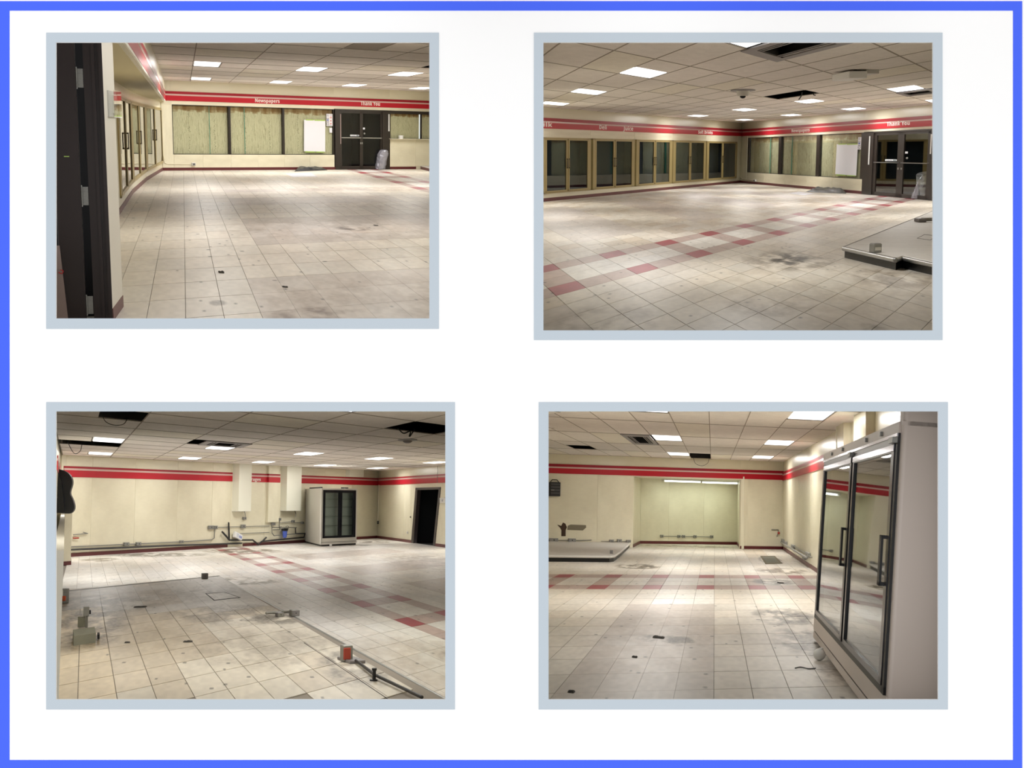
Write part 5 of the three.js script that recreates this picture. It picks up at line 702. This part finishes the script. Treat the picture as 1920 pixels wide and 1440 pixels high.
  { const t = thing(K, 'floor_box', 'small grey box standing on the platform, lower right room', 'electrical box', [-2.66, 0.165, -34.2]); part('box', rbox(0.085, 0.1, 0.1, 0.01, 0, 0.05, 0), M.galv, t); part('cover', slab(-0.03, 0.03, 0.02, 0.08, 0.05, 0.056), M.ventGrey, t); }
  { const h = [[1.41, -39.8], [1.86, -40.1], [1.84, -35.2], [1.36, -34.5]], t = thing(K, 'floor_hatch', 'rusty square hatch plate in the floor near the right wall', 'hatch', [1.6, 0, -37.4]); part('plate', prism(shift(h, 1.6, -37.4), 0.001, 0.006), M.plaster, t); part('inset', prism(shift(h, 1.6, -37.4).map(([x, z]) => [x * 0.75, z * 0.75]), 0.006, 0.008), M.concrete, t); }
  // tall glass cooler, leaning a little to the right
  { const t = thing(K, 'glass_door_cooler', 'tall glass door cooler with black frame at the right of the lower right room', 'cooler', [1.172, 0, -15.64], -Math.PI / 2); t.rotateX(-0.058); const w = 6.4, H = 2.2, D = 1.15;
    part('cabinet', [slab(0, 0.14, 0.04, H, -D, 0), rbox(0.2, H + 0.3, D, 0.03, w - 0.1, H / 2 + 0.19, -D / 2 - 0.005), slab(0, w, 0.04, 0.2, -D, -0.02), slab(0, w, H - 0.03, H, -D, 0), slab(0, w, 0.2, H, -D, -D + 0.05)], M.fridgePink, t);
    const lp = part('kick_panel', [slab(0, w - 0.02, 0.135, 0.29, -0.03, 0.004), slab(0, w - 0.02, 0.045, 0.118, -0.03, 0.002)], M.fridgePink, t); part('kick_groove', slab(0, w, 0.118, 0.135, -0.03, -0.004), M.dark, lp); part('base_gap', slab(0.1, w - 0.05, 0, 0.045, -D, -0.06), M.dark, t, 'dark gap under the cooler');
    part('header', slab(0, w - 0.1, 2.12, 2.2, -0.03, 0.01), M.fridgePink, t); part('header_rail', [slab(0.15, w - 0.1, 2.06, 2.12, -0.03, 0.012)], M.blackGloss, t); part('light_trim', slab(0.15, w - 0.1, 2.095, 2.118, 0.012, 0.02), M.chrome, t);
    part('outer_frame', [slab(0.14, 0.32, 0.29, 2.06, -0.06, 0.014), slab(w - 0.2, w - 0.1, 0.29, 2.06, -0.06, 0.014), slab(0.14, w - 0.1, 0.29, 0.345, -0.06, 0.014)], M.black, t);
    [[0.3, 3.33, 1], [3.47, w - 0.2, 1]].forEach(([a, b]) => {
      const d = part('door', [slab(a, a + 0.1, 0.345, 2.06, -0.02, 0.022), slab(b - 0.14, b, 0.345, 2.06, -0.02, 0.022), slab(a, b, 0.345, 0.39, -0.02, 0.022), slab(a, b, 1.985, 2.055, -0.02, 0.022)], M.blackGloss, t);
      part('glass', slab(a + 0.1, b - 0.14, 0.39, 1.985, 0, 0.006), M.glassDark, d); part('top_trim', slab(a, b, 1.995, 2.04, 0.022, 0.027), M.chrome, d);
      part('handle', [slab(b - 0.2, b - 0.1, 1.03, 1.39, 0.045, 0.062), slab(b - 0.2, b - 0.1, 1.03, 1.055, 0.02, 0.062), slab(b - 0.2, b - 0.1, 1.365, 1.39, 0.02, 0.062)], M.black, d, 'black bar handle'); part('hinge', slab(b - 0.12, b + 0.1, 2.05, 2.09, 0.014, 0.05), M.galv, d);
    });
    part('liner', [slab(0.14, w - 0.1, 0.25, 2.15, -0.95, -0.93), slab(3.2, 3.5, 0.3, 2.06, -0.9, -0.86)], M.fridgeIn, t); for (const s of [1.2, 2.4, 4.4, 5.4]) part('top_clip', slab(s - 0.03, s + 0.03, 2.14, 2.175, 0.01, 0.03), M.galv, t); }
  single(K, 'float_ball', 'white ball lying against the foot of the tall cooler', 'ball', [ball(0.062, 0, 0.062, 0), cyl(0.02, 0.02, 0.02, 0.12, 0)], M.white, [1.09, 0, -13.7]);
  wire(K, 'floor_wire', 'thin dark wire on the floor beside the white ball', [[1.0, 0.006, -13.0], [0.93, 0.006, -12.95], [0.86, 0.006, -13.05], [0.8, 0.006, -12.95]], 0.005);
  [[-0.62, -15.3, 0.07, 'flat dark scrap on the grey tile strip, lower right room'], [-0.78, -13.3, 0.03, 'small dark scrap in the middle of the grey tiles, lower right room'], [-1.15, -10.75, 0.03, 'small scrap at the bottom left of the lower right room'], [1.35, -26.6, 0.07, 'dark scrap on the checked band near the tall cooler']].forEach(([x, z, w, l], i) => crumpled(K, 'debris_scrap', l, 'debris', [[-w, -w * 2], [w, -w], [w * 0.9, w * 2], [-w, w]], 0.015, M.dirt, x, z, 60 + i));
  const WN = wallFrame(K, [-1.36, -9.1], [-6.1, -42.3]); wallOf(WN, 'wall_left', 'plain cream side wall left of the lower right room', [[0, WN.L, 0, 3.7]]); struct(K, 'wall_left_return', 'short cream return wall at the left of the lower right room', slab(-6.2, -5.75, 0, 3.7, -42.5, -42.4), M.cream);
  // ceiling
  const cl = { O: [-0.755, -24.25], A: [0.664, -0.37], B: [-0.005, -5.12] }, cp = [[-2.35, -16], [2.5, -16], [2.47, -46.2], A0, [-6.1, -42.3]];
  const lights = [[-1, -1], [-1, 1], [-1, 3], [3, -1], [3, 1], [3, 3], [-5, 1], [-5, 3]].filter(([i, j]) => { const m = node(cl, i + 0.5, j + 0.25); return inside(cp, m[0], m[1]); }), names = { '-1,-1': 'left of centre, cut by the top of the frame', '-1,1': 'left of centre beside the vent', '-1,3': 'left of centre, farthest', '3,-1': 'large one at the top right', '3,1': 'right of centre, middle', '3,3': 'right of centre, farthest', '-5,1': 'far left, outside the opening', '-5,3': 'far left by the wall' };
  const sp = lights.map(([i, j]) => ({ i, j, cut: 'vlo' })); sp.push({ i: -2, j: 1, cut: 'full' }, { i: -5, j: 2, cut: 'vhi' }, { i: 0, j: 3, cut: 'full' });
  const c = ceilingGrid(K, cl, cp, C, [-12, 8, -4, 7], sp.filter((q) => !(q.i === -5 && q.j !== 2)), 'suspended ceiling of pale panels in the lower right room', null, [0.011, 0.009]);
  part('bulkhead', prism([[-2.4, -16.06], [2.55, -16.06], [2.55, -16], [-2.4, -16]], 2.78, 3.7), M.ivory, c); part('lower_ceiling', [prism([[-1.8, -12], [2.5, -12], [2.55, -16.05], [-2.4, -16.05]], 2.78, 2.83), prism([[-1.36, -9.1], [2.5, -9.1], [2.5, -12.05], [-1.8, -12.05]], 2.58, 2.62), prism([[-1.8, -12], [2.5, -12], [2.5, -12.05], [-1.8, -12.05]], 2.58, 2.83)], M.ivory, c); part('plenum_dark_panel', prism([at(WB, 0.1, 0.05), at(WB, WB.L - 0.1, 0.05), at(WB, WB.L - 0.1, 0.02), at(WB, 0.1, 0.02)], C + 0.02, C + 0.52), M.plenum, c);  // dark panel added before the wall so the ceiling hole looks unlit
  for (const [i, j] of lights.filter(([i]) => i !== -5)) lamp(K, cl, i, i + 1, j, j + 0.5, C, PANEL.d * 1.15, `ceiling light panel, lower right room, ${names[[i, j]]}`, 'ceiling lights of the lower right room', [0.56, 2.2]);
  { const t = thing(K, 'ceiling_light', 'ceiling light panel, lower right room, lowest one above the grey tiles', 'light', [-0.6, 2.78, -13.6], 0, 'ceiling lights of the lower right room'); part('housing', slab(-0.3, 0.3, -0.02, 0, -1.1, 1.1), M.white, t); part('diffuser', slab(-0.27, 0.27, -0.026, -0.02, -1.05, 1.05), M.glow, t); const L = new THREE.RectAreaLight(0xffffff, PANEL.d * 0.38, 0.5, 2.0); L.color.setRGB(1, 0.98, 0.94); L.position.y = -0.035; L.rotation.x = -Math.PI / 2; L.name = 'panel_light'; t.add(L); }
  vent(K, cl, -2, -1.02, 0.98, 2, C, 'grey ceiling vent with louvers beside a light panel, lower right room');
  wire(K, 'hanging_wire', 'thin black wire loop under the far ceiling hole, lower right room', [[-0.7, C + 0.02, -44.3], [-0.62, C - 0.18, -44.3], [-0.4, C - 0.25, -44.3], [-0.22, C - 0.16, -44.3], [-0.15, C + 0.02, -44.3]], 0.007);
  shell(K, 'lower right room', -9.15, [-1.45, 2.5, -0.1, 2.6], [[-1.215, 2.252], [1.55, 2.287], [1.54, 0.279], [-1.169, 0.149]], [[-1.033, 2.145, -7.933], [1.389, 2.204, -8.313], [1.407, 0.395, -8.478], [-1.015, 0.336, -8.098]]);
}
renderer.render(scene, camera);
